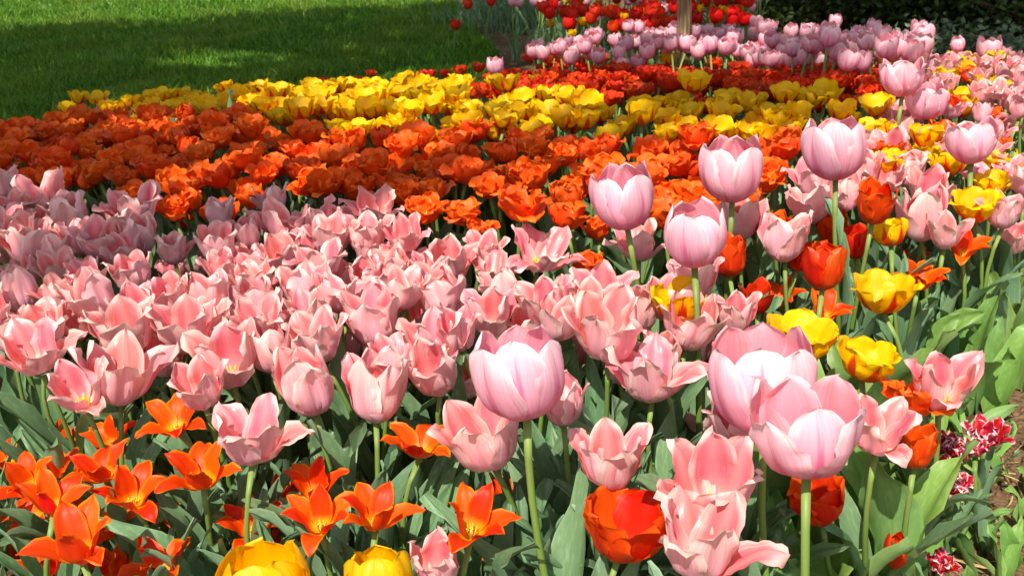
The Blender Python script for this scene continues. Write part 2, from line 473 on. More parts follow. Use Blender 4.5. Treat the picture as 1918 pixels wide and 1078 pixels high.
# species: (whorls of (count, phase, alphas, alpha jitter, L, W)), shape exponents, ripple...
SP = {
    'coral': dict(mat='coral', pleat=.1, width=.088, cz=.036, h=.385, wh=[(3, 60, (78, 24, 16, 34), 24, .096, .0295), (3, 0, (78, 18, 6, 16), 14, .096, .030)], a=.68, b=.72, psi=(62, 50, 22), ripple=.004, curl=.03, crumple=.014),
    'coralwide': dict(mat='coral', pleat=.1, width=.101, cz=.034, h=.385, wh=[(3, 60, (80, 32, 38, 84), 30, .096, .028), (3, 0, (78, 22, 14, 30), 18, .096, .0295)], a=.7, b=.72, psi=(62, 48, 15), ripple=.005, curl=.05, crumple=.014),
    'coralegg': dict(mat='coral', pleat=.1, width=.064, cz=.042, h=.385, wh=[(3, 60, (76, 18, 2, -6), 7, .094, .031), (3, 0, (76, 15, -3, -14), 5, .092, .031)], a=.62, b=.7, psi=(64, 56, 34), ripple=.002, curl=.01, crumple=.010),
    'bigpink': dict(mat='bigpink', width=.096, cz=.054, h=.53, jag=.012, wh=[(3, 60, (86, 33, 0, -25), 5, .130, .043), (3, 0, (86, 30, -3, -30), 4, .134, .043)], a=.5, b=.6, psi=(64, 54, 34), ripple=.002, curl=.012, crumple=.010),
    'bigpinkopen': dict(mat='bigpink', jag=.015, width=.112, cz=.048, h=.53, wh=[(3, 60, (88, 40, 4, -10), 11, .122, .045), (3, 0, (88, 36, 0, -20), 8, .130, .044)], a=.5, b=.6, psi=(64, 52, 26), ripple=.004, curl=.03, crumple=.012),
    'orange': dict(mat='orange', width=.085, cz=.026, h=.37, wh=[(3, 60, (84, 38, 26, 50), 22, .070, .029), (3, 0, (82, 30, 16, 26), 18, .070, .029), (3, 30, (72, 20, 4, 0), 14, .058, .022)], a=.5, b=.6, psi=(62, 46, 18), ripple=.0055, curl=.03, crumple=.02),
    'red': dict(mat='red', width=.072, cz=.026, h=.36, wh=[(4, 45, (86, 38, 16, 22), 16, .062, .025), (4, 0, (82, 30, 12, 10), 15, .06, .024), (3, 20, (70, 22, 2, -4), 14, .054, .02)], a=.55, b=.6, psi=(62, 48, 22), ripple=.005, curl=.03, crumple=.025),
    'yellow': dict(mat='yellow', width=.082, cz=.028, h=.40, wh=[(3, 60, (87, 42, 20, 24), 10, .075, .029), (3, 0, (86, 36, 14, 14), 9, .075, .029)], a=.42, b=.6, psi=(60, 46, 20), ripple=.004, curl=.02, crumple=.014),
    'gold': dict(mat='gold', width=.098, cz=.05, h=.42, wh=[(3, 60, (88, 38, -4, -34), 4, .112, .046), (3, 0, (88, 34, -8, -44), 4, .112, .046)], a=.48, b=.6, psi=(64, 54, 30), ripple=.002, curl=.012, crumple=.01),
    'lily': dict(mat='lily', width=.115, cz=.026, h=.33, wh=[(3, 60, (76, 34, 66, 112), 20, .088, .0215), (3, 0, (72, 16, 30, 74), 24, .088, .0225)], a=.85, b=.8, psi=(60, 38, 18), ripple=.0025, curl=.01, crumple=.012),
    'cup': dict(mat='redorange', width=.10, cz=.042, h=.34, wh=[(3, 60, (84, 28, 14, 28), 14, .09, .04), (3, 0, (84, 24, 8, 6), 10, .09, .04)], a=.5, b=.6, psi=(62, 48, 24), ripple=.005, curl=.03, crumple=.015),
    'smallcup': dict(mat='redorange', width=.062, cz=.032, h=.34, wh=[(3, 60, (80, 18, 4, 2), 8, .074, .026), (3, 0, (78, 14, 0, -6), 7, .072, .026)], a=.6, b=.65, psi=(64, 54, 30), ripple=.003, curl=.02, crumple=.015),
    'bud': dict(mat='redorange', width=.032, cz=.026, h=.2, wh=[(3, 60, (62, 10, -8, -22), 3, .058, .018), (3, 0, (62, 8, -9, -24), 3, .057, .018)], a=.7, b=.6, psi=(66, 60, 50), ripple=.001, curl=.0, crumple=.008),
    'parrot': dict(mat='parrot', width=.072, cz=.022, h=.19, wh=[(4, 45, (78, 44, 38, 54), 20, .052, .017), (4, 0, (72, 34, 24, 34), 20, .05, .017), (4, 20, (58, 20, 6, 10), 18, .044, .015)], a=.7, b=.7, psi=(58, 40, 18), ripple=.005, curl=.04, crumple=.03),
    'farpink': dict(mat='bigpink', width=.066, cz=.036, h=.47, wh=[(3, 60, (86, 30, 0, -18), 6, .085, .030), (3, 0, (86, 26, -3, -24), 5, .086, .030)], a=.5, b=.6, psi=(64, 54, 34), ripple=.002, curl=.012, crumple=.010),
    'scarlet': dict(mat='scarlet', width=.058, cz=.032, h=.44, wh=[(3, 60, (86, 30, 0, -14), 7, .075, .027), (3, 0, (86, 26, -3, -20), 6, .075, .027)], a=.52, b=.6, psi=(64, 54, 32), ripple=.003, curl=.012, crumple=.012),
    'fargold': dict(mat='yellow', width=.05, cz=.02, h=.36, wh=[(3, 60, (86, 36, 10, 6), 9, .05, .021), (3, 0, (86, 32, 5, 0), 8, .05, .021)], a=.45, b=.6, psi=(60, 48, 24), ripple=.002, curl=.01, crumple=.01),
}


def petals_of(sp, rng, nt, ns):
    S = SP[sp]
    out = []
    whole = rng.normal(0, .42)
    for wi, (cnt, ph, al, jit, L, W) in enumerate(S['wh']):
        for i in range(cnt):
            j = rng.normal(0, 1) * .8 + whole
            aa = [al[0], al[1] + j * jit * .35, al[2] + j * jit * .7, al[3] + j * jit * 1.2 + rng.normal(0, jit * .4)]
            V, Fc, UV = blade(L * rng.uniform(.94, 1.05), W * rng.uniform(.93, 1.07), aa, S['a'], S['b'], r0=.003 + .0012 * (len(S['wh']) - 1 - wi) / max(1, len(S['wh']) - 1),
                              psi=S['psi'], ripple=S['ripple'], curl=S['curl'], crumple=S['crumple'], pleat=S.get('pleat', .05), jag=S.get('jag', .035), base_w=.28, nt=nt, ns=ns, rng=rng)
            yaw = R(rng.normal(0, 5))
            V = V - (0.004, 0, 0); V = rotz(V, yaw); V = V + (.004, 0, 0)
            V = rotz(V, R(ph + 360 / cnt * i + rng.normal(0, 6)))
            out.append((V, Fc, UV))
    return out


def pistil_mesh(sp):
    b = MB()
    sc = {'lily': .8, 'parrot': .6}.get(sp, 1.0)
    V, Fc, UV = tube([(0, 0, -.002), (0, 0, .008 * sc), (0, 0, .018 * sc), (0, 0, .021 * sc)], [.003, .0038 * sc, .003 * sc, .001], 8)
    b.add(V, Fc, UV, MAT['pistil'])
    for k in range(3):
        a = k * 2.094
        V, Fc, UV = tube([(0, 0, .0195 * sc), (.003 * sc * math.cos(a), .003 * sc * math.sin(a), .0215 * sc), (.005 * sc * math.cos(a), .005 * sc * math.sin(a), .0205 * sc)], [.0014, .002, .001], 6)
        b.add(V, Fc, UV, MAT['anther'])
    for k in range(6):
        a = k * 1.047 + .3
        c, s_ = math.cos(a), math.sin(a)
        V, Fc, UV = tube([(.003 * c, .003 * s_, 0), (.007 * sc * c, .007 * sc * s_, .008 * sc), (.009 * sc * c, .009 * sc * s_, .013 * sc), (.0105 * sc * c, .0105 * sc * s_, .021 * sc), (.011 * sc * c, .011 * sc * s_, .0235 * sc)], [.0008, .0008, .0017 * sc, .0017 * sc, .0006], 6)
        b.add(V, Fc, UV, MAT['anther'])
    return b.mesh('pistil')


def stem_mesh(seed, rad=.0042, mat=None):
    r = np.random.default_rng(seed)
    t = np.linspace(0, 1, 9)
    ax, ay = r.normal(0, .035, 2)
    pts = np.stack([ax * np.sin(t * 3.1416) * t * .6, ay * np.sin(t * 3.1416) * t * .6, t], -1)
    V, Fc, UV = tube(pts, np.interp(t, [0, .8, 1], [rad * 1.15, rad * .92, rad * 1.05]), 8)
    b = MB(); b.add(V, Fc, UV, mat or MAT['stem'])
    return b.mesh('stem')


def leaf_blade(rng, nt=12, ns=6, broad=False, strap=False):
    L = rng.uniform(.24, .34)
    W = rng.uniform(.019, .030)
    end = rng.uniform(18, 70)
    if broad: L, W, end = rng.uniform(.26, .36), rng.uniform(.036, .048), rng.uniform(30, 100)
    if strap: L, W = rng.uniform(.2, .3), rng.uniform(.008, .013)
    al = (rng.uniform(-4, 8), rng.uniform(8, 20), rng.uniform(12, 34), end)
    return blade(L, W, al, .75, .42, r0=.006, psi=(70, 34, 16), ripple=.012 if broad else .006, fold=.22, crumple=.008, twist=rng.normal(0, 30), base_w=.35, nt=nt, ns=ns, rng=rng)


rv = np.random.default_rng(5)
LEAF = []
for i in range(12):
    b = MB(); b.add(*leaf_blade(rv), MAT['leaf']); LEAF.append(b.mesh('leaf'))
BROAD = []
for i in range(8):
    b = MB(); b.add(*leaf_blade(rv, broad=True), MAT['leaf_lit']); BROAD.append(b.mesh('leaf'))
STRAP = []
for i in range(8):
    b = MB(); b.add(*leaf_blade(rv, strap=True), MAT['leaf']); STRAP.append(b.mesh('leaf'))
STRAP_LIT = []
for i in range(8):
    b = MB(); b.add(*leaf_blade(rv, strap=True), MAT['leaf_lit']); STRAP_LIT.append(b.mesh('leaf'))
STEM = [stem_mesh(i) for i in range(8)]
THICK = [stem_mesh(20 + i, .0052) for i in range(3)]
PISTIL = {}
NEAR, MID, FAR = {}, {}, {}


def near_variants(sp, n):
    if sp not in NEAR:
        NEAR[sp] = []
        for i in range(n):
            r = np.random.default_rng(hash_s(sp) + i * 13)
            ms = []
            for V, Fc, UV in petals_of(sp, r, 14, 10):
                b = MB(); b.add(V, Fc, UV, MAT[SP[sp]['mat']]); ms.append(b.mesh('petal'))
            NEAR[sp].append(ms)
        PISTIL[sp] = pistil_mesh(sp)
    return NEAR[sp]


def hash_s(s): return sum((i + 1) * ord(c) for i, c in enumerate(s))


def mid_variants(sp, n):
    if sp not in MID:
        MID[sp] = []
        for i in range(n):
            r = np.random.default_rng(hash_s(sp) * 3 + i * 13)
            b = MB()
            for V, Fc, UV in petals_of(sp, r, 9, 6): b.add(V, Fc, UV, MAT[SP[sp]['mat']])
            MID[sp].append(b.mesh('flower_head'))
    return MID[sp]


def far_variants(sp, n):
    if sp not in FAR:
        FAR[sp] = []
        for i in range(n):
            r = np.random.default_rng(hash_s(sp) * 7 + i * 17)
            b = MB()
            h = SP[sp]['h'] - SP[sp]['cz']
            for V, Fc, UV in petals_of(sp, r, 7, 5): b.add(V + (0, 0, h), Fc, UV, MAT[SP[sp]['mat']])
            V, Fc, UV = tube([(r.normal(0, .02), r.normal(0, .02), -.05), (r.normal(0, .012), r.normal(0, .012), h * .5), (0, 0, h + .002)], [.0045, .0038, .004], 6)
            b.add(V, Fc, UV, MAT['stem'])
            for j in range(3):
                V, Fc, UV = leaf_blade(r, 7, 4)
                b.add(rotz(V * (1, 1, .92), r.uniform(0, 6.28)), Fc, UV, MAT['leaf'])
            FAR[sp].append(b.mesh('tulip'))
    return FAR[sp]


COUNT = {}


def grow(sp, u, v, wpx, name, label, group, level='near', lean=None, yaw=None, var=None, leaves=3, s_clamp=(.82, 1.2), leafset=None, h=None, tilt=0, nvar=None):
    """Plant a tulip whose bloom stands at photo pixel (u, v), wpx wide, on a stem that reaches down to the ground."""
    S = SP[sp]
    P, z = at(u, v, h or S['h'])
    s = (wpx * z / FPX / S['width']) if wpx else random.uniform(.9, 1.1)
    s2 = min(max(s, s_clamp[0]), s_clamp[1])
    if wpx and s2 != s:
        z = s2 * FPX * S['width'] / wpx
        P = EYE + ray(u, v) * z
    if P.z - ground_z(P.x, P.y) < .06 + S['cz']:
        P, z = at(u, v, .06 + S['cz'])
    return plant(sp, P, s2, name, label, group, level, lean, yaw, var, leaves, leafset, tilt)


def plant(sp, P, s, name, label, group, level='near', lean=None, yaw=None, var=None, leaves=3, leafset=None, tilt=0):
    S = SP[sp]
    if lean is None: lean = (random.gauss(0, 6), random.gauss(-2, 6))     # degrees towards +x, +y
    ax = Vector((math.tan(R(lean[0])), math.tan(R(lean[1])), 1)).normalized()
    yaw = random.uniform(0, 360) if yaw is None else yaw
    q = Vector((0, 0, 1)).rotation_difference(ax) @ Quaternion((0, 0, 1), R(yaw))
    rc = P - ax * S['cz'] * s
    H = (rc.z - ground_z(rc.x, rc.y)) / ax.z + .006
    base = rc - ax * H
    if level == 'far':
        vs = far_variants(sp, 8)
        o = link(name, vs[(var if var is not None else random.randrange(len(vs))) % len(vs)])
        h = S['h'] - S['cz']
        o.location = rc - ax * (h * s); o.rotation_mode = 'QUATERNION'; o.rotation_quaternion = q
        o.scale = (s, s, s)
        return tag(o, label, 'tulip', group)
    root = link(name, None)
    root.empty_display_size = .05
    root.location = base; root.rotation_mode = 'QUATERNION'; root.rotation_quaternion = q
    tag(root, label, 'tulip', group)
    st = link('stem', random.choice(THICK if sp.startswith('bigpink') else STEM), root)
    st.scale = (1, 1, H)
    st.rotation_euler.z = 0
    if level == 'near':
        vs = near_variants(sp, 14 if sp.startswith('coral') else 7)
        ms = vs[(var if var is not None else random.randrange(len(vs))) % len(vs)]
        fh = link('flower_head', None, root)
        fh.empty_display_size = .03
        fh.location = (0, 0, H); fh.scale = (s, s, s)
        fh.rotation_euler = (R(tilt), 0, 0)
        for m in ms: link('petal', m, fh)
        if S['wh'][1][2][3] > -20: link('pistil', PISTIL[sp], fh)
    else:
        vs = mid_variants(sp, 12)
        fh = link('flower_head', vs[(var if var is not None else random.randrange(len(vs))) % len(vs)], root)
        fh.location = (0, 0, H); fh.scale = (s, s, s); fh.rotation_euler.z = random.uniform(0, 6.28)
    a0 = random.uniform(0, 360)
    lset = leafset or LEAF
    for i in range(leaves):
        lf = link('leaf', random.choice(lset), root)
        lf.rotation_euler.z = R(a0 + i * (137 + random.uniform(-25, 25)))
        k = min(1.25, max(.45, (H - .02) / .34)) * random.uniform(.82, 1.14)
        lf.scale = (k, k, k)
        lf.location.z = .004 + .02 * i
    return root


# ------------------------------------------------------------------ the setting: soil, lawn, grass, hedge, trees
def soil_mat():
    k = NT('soil')
    tc = k.n('ShaderNodeTexCoord')
    n1 = k.n('ShaderNodeTexNoise'); n1.inputs['Scale'].default_value = 9; n1.inputs['Detail'].default_value = 8
    n2 = k.n('ShaderNodeTexNoise'); n2.inputs['Scale'].default_value = 70; n2.inputs['Detail'].default_value = 6
    for n_ in (n1, n2): k.l(tc.outputs['Object'], n_.inputs['Vector'])
    col = k.ramp(n1.outputs['Fac'], [(.3, C(84, 62, 44)), (.55, C(124, 98, 70)), (.75, C(160, 134, 98))])
    col = k.mix(k.smooth(n2.outputs['Fac'], .5, .7), col, C(92, 70, 50))
    bp = k.n('ShaderNodeBump'); bp.inputs['Strength'].default_value = 1; bp.inputs['Distance'].default_value = .015
    k.l(k.math('ADD', n1.outputs['Fac'], n2.outputs['Fac']), bp.inputs['Height'])
    two_sided(k, col, .95, 0.0, .1, bp.outputs[0])
    return k.m


def sheet(name, x, y, dz, mat, keep=None):
    X, Y = np.meshgrid(x, y)
    Z = ground_z(X, Y) + dz
    V = np.stack([X, Y, Z], -1).reshape(-1, 3)
    n = len(x)
    i, j = np.meshgrid(np.arange(len(y) - 1), np.arange(n - 1), indexing='ij')
    q = np.stack([i * n + j, i * n + j + 1, (i + 1) * n + j + 1, (i + 1) * n + j], -1).reshape(-1, 4)
    if keep is not None:
        cx = V[q].mean(1)
        q = q[[keep(c[0], c[1]) for c in cx]]
        used = np.unique(q); mp = np.full(len(V), -1); mp[used] = np.arange(len(used))
        V, q = V[used], mp[q]
    me = raw_mesh(name, V, q.ravel(), np.full(len(q), 4), mat, smooth=True)
    return link(name, me)


gx = np.concatenate([[-80, -40, -20, -12], np.linspace(-8, 8, 81), [12, 20, 40, 80]])
gy = np.concatenate([[-40, -20, -8, -3], np.linspace(-1, 14, 101), [20, 40, 80, 160]])
tag(sheet('ground', gx, gy, 0, soil_mat()), kind='structure')

# the lawn lies behind the bed; its edge is taken back from the last row of blooms
edge_px = [(-520, 268), (-200, 232), (0, 208), (120, 190), (330, 165), (560, 145), (760, 135), (850, 122)]
LAWN = []
for u, v in edge_px:
    p, _ = at(u, v, .38)
    LAWN.append((p.x, p.y + .10))
for u, v in [(935, 105), (900, 70), (862, 30), (850, -20), (835, -90)]:
    p, _ = at(u, v, 0)
    LAWN.append((p.x, p.y))
LAWN += [(-1.0, 16), (-2, 30), (-40, 30), (-40, LAWN[0][1] - .5)]


def lawn_mat():
    k = NT('lawn_turf')
    tc = k.n('ShaderNodeTexCoord')
    n1 = k.n('ShaderNodeTexNoise'); n1.inputs['Scale'].default_value = 2.2; n1.inputs['Detail'].default_value = 6
    n2 = k.n('ShaderNodeTexNoise'); n2.inputs['Scale'].default_value = 90; n2.inputs['Detail'].default_value = 4
    for n_ in (n1, n2): k.l(tc.outputs['Object'], n_.inputs['Vector'])
    col = k.mix(n1.outputs['Fac'], C(62, 98, 24), C(90, 120, 38))
    col = k.mix(k.smooth(n2.outputs['Fac'], .45, .7), col, C(40, 58, 20))
    bp = k.n('ShaderNodeBump'); bp.inputs['Strength'].default_value = 1; bp.inputs['Distance'].default_value = .02
    k.l(n2.outputs['Fac'], bp.inputs['Height'])
    two_sided(k, col, .9, 0, .1, bp.outputs[0])
    return k.m


def lawn_outline():
    """A triangulated sheet in the lawn's outline, following the ground."""
    xs = np.concatenate([[-40, -25, -15, -10], np.arange(-7, 1.0, .05)])
    ys = np.concatenate([np.arange(2.0, 10, .05), [10.5, 11, 12, 14, 17, 22, 30]])
    return sheet('lawn', xs, ys, .004, lawn_mat(), keep=lambda x, y: inside(LAWN, x, y))


tag(lawn_outline(), kind='structure')


def grass():
    k = NT('grass_blade')
    geo = k.n('ShaderNodeNewGeometry')
    tc = k.n('ShaderNodeTexCoord')
    n1 = k.n('ShaderNodeTexNoise'); n1.inputs['Scale'].default_value = 1.6; n1.inputs['Detail'].default_value = 5
    k.l(tc.outputs['Object'], n1.inputs['Vector'])
    col = k.ramp(geo.outputs['Random Per Island'], [(0, C(66, 112, 22)), (.5, C(94, 146, 36)), (.9, C(126, 168, 54)), (1, C(170, 178, 92))])
    col = k.mix(k.math('MULTIPLY', k.smooth(n1.outputs['Fac'], .4, .65), .55), col, C(124, 146, 42))
    two_sided(k, col, .45, .35, .3)
    n = 330000
    r = RNG
    # denser towards the camera; a few tall tufts
    y = 2.5 + 9.5 * r.random(n * 3) ** 1.5
    x = r.uniform(-1, 1, n * 3) * (.62 * y + .35) - .25
    m = np.array([inside(LAWN, a, b) for a, b in zip(x, y)])
    x, y = x[m][:n], y[m][:n]
    n = len(x)
    tuft = (np.sin(x * 5.1 + 2 * np.sin(y * 3.3)) * np.sin(y * 4.7 + x * 2.1)) * .5 + .5
    h = (.028 + .05 * r.random(n) ** 2) * (.7 + .8 * tuft)
    wd = r.uniform(.0016, .0032, n) * (1 + .12 * y)
    a = r.uniform(0, 6.283, n); b = r.uniform(0, 6.283, n); ln = r.uniform(.1, .8, n) * h
    bx, by = np.cos(a) * wd, np.sin(a) * wd
    dx, dy = np.cos(b) * ln, np.sin(b) * ln
    z = ground_z(x, y) + .002
    V = np.empty((n, 5, 3))
    V[:, 0] = np.stack([x - bx, y - by, z], -1); V[:, 1] = np.stack([x + bx, y + by, z], -1)
    V[:, 2] = np.stack([x + bx * .8 + dx * .35, y + by * .8 + dy * .35, z + h * .6], -1); V[:, 3] = np.stack([x - bx * .8 + dx * .35, y - by * .8 + dy * .35, z + h * .6], -1)
    V[:, 4] = np.stack([x + dx, y + dy, z + h], -1)
    o = (np.arange(n) * 5)[:, None]
    loops = np.concatenate([o + [0, 1, 2, 3], o + [3, 2, 4]], 1).ravel()
    cnt = np.tile([4, 3], n)
    return raw_mesh('grass', V.reshape(-1, 3), loops, cnt, k.m)


tag(link('grass', grass()), 'short green lawn grass in dappled tree shade behind the tulip bed', 'grass', kind='stuff')


def leaf_cloud(P, size, rng, mat, name, up=.35):
    """Many small pointed folded leaves at points P."""
    n = len(P)
    d = rng.normal(0, 1, (n, 3)); d[:, 2] = d[:, 2] * .6 - .1
    d /= np.linalg.norm(d, axis=1)[:, None]
    nrm = rng.normal(0, 1, (n, 3)) + (0, 0, up * 3)
    sd = np.cross(d, nrm); sd /= np.linalg.norm(sd, axis=1)[:, None] + 1e-9
    nn = np.cross(sd, d)
    L = (size * rng.uniform(.7, 1.3, n))[:, None]; W = L * rng.uniform(.26, .36, n)[:, None]
    V = np.empty((n, 6, 3))
    V[:, 0] = P
    V[:, 1] = P + d * L * .45 + sd * W + nn * L * .1
    V[:, 2] = P + d * L * .5
    V[:, 3] = P + d * L * .45 - sd * W + nn * L * .1
    V[:, 4] = P + d * L - nn * L * .12
    V[:, 5] = P + d * L * .78 + sd * W * .6
    o = (np.arange(n) * 6)[:, None]
    loops = np.concatenate([o + [0, 1, 5, 2], o + [2, 5, 4, 4], o + [0, 2, 3], o + [3, 2, 4]], 1)
    loops = np.concatenate([o + [0, 1, 5, 2], o + [2, 5, 4], o + [0, 2, 3], o + [3, 2, 4]], 1).ravel()
    cnt = np.tile([4, 3, 3, 3], n)
    UV = np.tile([[.5, 0], [1, .45], [.5, .5], [0, .45], [.5, 1], [.9, .78]], (n, 1))
    return raw_mesh(name, V.reshape(-1, 3), loops, cnt, mat, UV)


def shrub(x, y, rx, ry, h, n, size, label, mat='hedgeleaf', group='shrubs along the back', dark=False):
    r = np.random.default_rng(int(abs(x * 100) + y * 10))
    root = link('evergreen_shrub', None)
    root.location = (x, y, ground_z(x, y))
    tag(root, label, 'shrub', group)
    # clumps on an uneven shell, each a spray of leaves
    nc = 150
    th = r.uniform(0, 6.283, nc); zz = r.uniform(.02, 1, nc)
    lump = .8 + .2 * np.sin(3 * th + zz * 5 + x) + r.normal(0, .06, nc)
    rad = np.sqrt(np.clip(1 - np.clip(zz - .35, 0, 1) ** 2 * 2.2, .05, 1)) * lump
    inn = r.uniform(.55, 1, nc) ** .6
    Cc = np.stack([rx * np.cos(th) * rad * inn, ry * np.sin(th) * rad * inn, h * zz], -1)
    k = r.integers(0, nc, n)
    P = Cc[k] + r.normal(0, 1, (n, 3)) * (.10, .10, .075)
    P[:, 2] = np.abs(P[:, 2])
    link('crown', leaf_cloud(P, size, r, MAT[mat], 'crown'), root)
    b = MB()
    for i in range(9):
        q = Cc[r.integers(0, nc)]
        s0 = r.normal(0, .05, 2)
        V, Fc, UV = tube([(s0[0], s0[1], -.02), (q[0] * .3 + r.normal(0, .05), q[1] * .3, q[2] * .4 + .05), tuple(q)], [.016, .011, .004], 6)
        b.add(V, Fc, UV, MAT['darkbark'])
    link('branch', b.mesh('branch'), root)
    return root


def gp(u, v):
    p, _ = at(u, v, 0)
    return p.x, p.y


for (u, v, rx, ry, h, n, lab) in [
    (1450, 40, .55, .5, 1.5, 9000, 'dark evergreen shrub rising right behind the farthest red tulips'),
    (1590, 62, .6, .5, 1.7, 10000, 'dark leafy shrub with lit sprigs behind the last pink tulips'),
    (1730, 85, .6, .5, 1.6, 10000, 'dark leafy shrub behind the lone pink tulip at the hedge'),
    (1850, 72, .55, .45, 1.7, 7000, 'dark open shrub with bare brown twigs near the top right corner'),
    (1985, 100, .6, .5, 1.7, 8000, 'dark shrub at the right end of the shrubbery'),
    (2120, 95, .6, .5, 1.7, 6000, 'dark shrub just beyond the right edge of the picture')]:
    x, y = gp(u, v)
    shrub(x, y + .45, rx, ry, h, n, .05, lab)
for i, (u, v) in enumerate([(1500, -35), (1640, -25), (1790, 0), (1930, 10), (2080, 20)]):
    x, y = gp(u, v)
    shrub(x, y + .8, .75, .5, 2.0, 6500, .06, ['dense shrub filling the back of the shrubbery', 'tall dark shrub in the second row of the shrubbery'][i % 2])

# low grey green plants in front of the shrubs
for i, (u, v) in enumerate([(1712, 116), (1745, 112), (1780, 122), (1815, 118), (1842, 128), (1880, 130), (1905, 124)]):
    x, y = gp(u, v)
    r = np.random.default_rng(90 + i)
    o = link('ground_plant', None); o.location = (x, y, ground_z(x, y))
    tag(o, 'low grey green leafy plant at the foot of the dark shrubs', 'plant', 'low grey green plants before the shrubs')
    P = r.normal(0, 1, (260, 3)) * (.09, .09, .06) + (0, 0, .10); P[:, 2] = np.abs(P[:, 2])
    link('foliage', leaf_cloud(P, .04, r, MAT['greyleaf'], 'foliage'), o)


# ------------------------------------------------------------------ shade trees: crowns above the picture, placed where their shade falls
SHADE = [  # (photo outline at bloom height, cover); later entries overrule earlier ones
    ([(-900, -60), (1060, -60), (1040, 60), (960, 120), (700, 140), (330, 160), (0, 215), (-500, 300)], .62),
    ([(-200, -40), (470, -40), (520, 6), (330, 12), (-200, 14)], .12),
    ([(40, 92), (130, 92), (120, 120), (60, 122)], .5),
    ([(225, 95), (330, 86), (560, 92), (600, 112), (480, 126), (280, 130)], .2),
    ([(640, 60), (840, 52), (870, 100), (760, 118), (650, 112)], .55),
    ([(-400, 230), (0, 205), (340, 215), (540, 232), (560, 290), (500, 350), (330, 350), (0, 340), (-400, 400)], .27),
    ([(-400, 340), (60, 345), (190, 390), (240, 470), (160, 500), (0, 500), (-300, 560)], .16),
    ([(20, 235), (90, 235), (100, 275), (60, 290), (20, 270)], .05),
    ([(430, 265), (510, 270), (510, 310), (430, 310)], .1),
    ([(300, 180), (620, 145), (760, 140), (640, 200), (330, 215)], .3),
    ([(700, 140), (980, 110), (1420, 110), (1400, 160), (1280, 170), (960, 185), (860, 190), (720, 165)], .18),
    ([(1260, 190), (1540, 190), (1540, 255), (1270, 262)], .42),
    ([(1150, 262), (1510, 255), (1500, 350), (1330, 370), (1230, 330)], .32),
    ([(980, 60), (1720, 40), (1730, 110), (1400, 112), (980, 108)], .08),
    ([(1280, 108), (1660, 108), (1640, 190), (1420, 180)], .3),
    ([(860, -40), (1050, -40), (1060, 30), (960, 75), (880, 60)], .75),
    ([(1400, -80), (2300, -80), (2300, 140), (1900, 130), (1740, 90), (1420, 30)], .66),
]


def cover(p):
    u, v = project(p)
    c = 0.0
    for poly, k in SHADE:
        if inside(poly, u, v): c = k
    return c


TRUNKS = [(-3.6, -1.4), (-6.2, 3.2), (4.8, 3.4)]


def shade_trees():
    r = np.random.default_rng(77)
    clumps = [[], [], []]
    n = 0
    while n < 60000:
        n += 1
        y = r.uniform(1.7, 9.5); x = r.uniform(-.75 * y - .6, .75 * y + .6)
        gz = float(ground_z(x, y)) + (.3 if y < 6 else .05)
        c = cover(Vector((x, y, gz)))
        # dapples: gaps wander on the scale of a hand to an arm
        nz = .5 + .25 * math.sin(x * 6.1 + 2.1 * math.sin(y * 4.3)) + .25 * math.sin(y * 7.7 + 1.7 * math.sin(x * 5.2 + 1))
        k = .5 if y > 4.6 and x < .3 else .75      # softer dapples on the lawn
        if c < .05 or nz * k + r.random() * (1 - k) > c + .1: continue
        H = r.uniform(4.2, 6.0)
        q = Vector((x, y, gz)) + SDIR * (H / SDIR.z)
        k = 0 if y < 5.2 and x > -2.2 else (1 if x < 1.2 else 2)
        if y < 4.6 and x > -1.8: k = 0
        clumps[k].append(q)
    labs = ['leafy shade tree standing outside the picture behind the camera side of the bed', 'leafy shade tree standing outside the picture beside the lawn', 'leafy shade tree standing outside the picture beside the shrubs']
    for k, (tx, ty) in enumerate(TRUNKS):
        cl = clumps[k]
        if not cl: continue
        Pc = np.array([list(q) for q in cl])
        P = np.repeat(Pc, 2, axis=0) + r.normal(0, .07, (len(Pc) * 2, 3))
        root = link('shade_tree', None)
        z0 = float(ground_z(tx, ty)); root.location = (tx, ty, z0)
        tag(root, labs[k], 'tree', 'shade trees round the bed')
        me = leaf_cloud(P - (tx, ty, z0), .13, r, MAT['canopy'], 'crown', up=1.2)
        link('crown', me, root)
        b = MB()
        top = np.array([.12, .2, 3.2])
        V, Fc, UV = tube([(0, 0, -.1), (.02, 0, .15), (.05, .06, 1.4), tuple(top)], [.26, .2, .16, .13], 12); b.add(V, Fc, UV, MAT['darkbark'])
        for q in Pc[r.integers(0, len(Pc), 14)]:
            e = q - (tx, ty, z0)
            m = top * .5 + e * .5 + (0, 0, .35)
            V, Fc, UV = tube([tuple(top - (0, 0, .1)), tuple(m), tuple(e)], [.06, .032, .01], 7); b.add(V, Fc, UV, MAT['darkbark'])
        link('trunk', b.mesh('trunk'), root)


shade_trees()


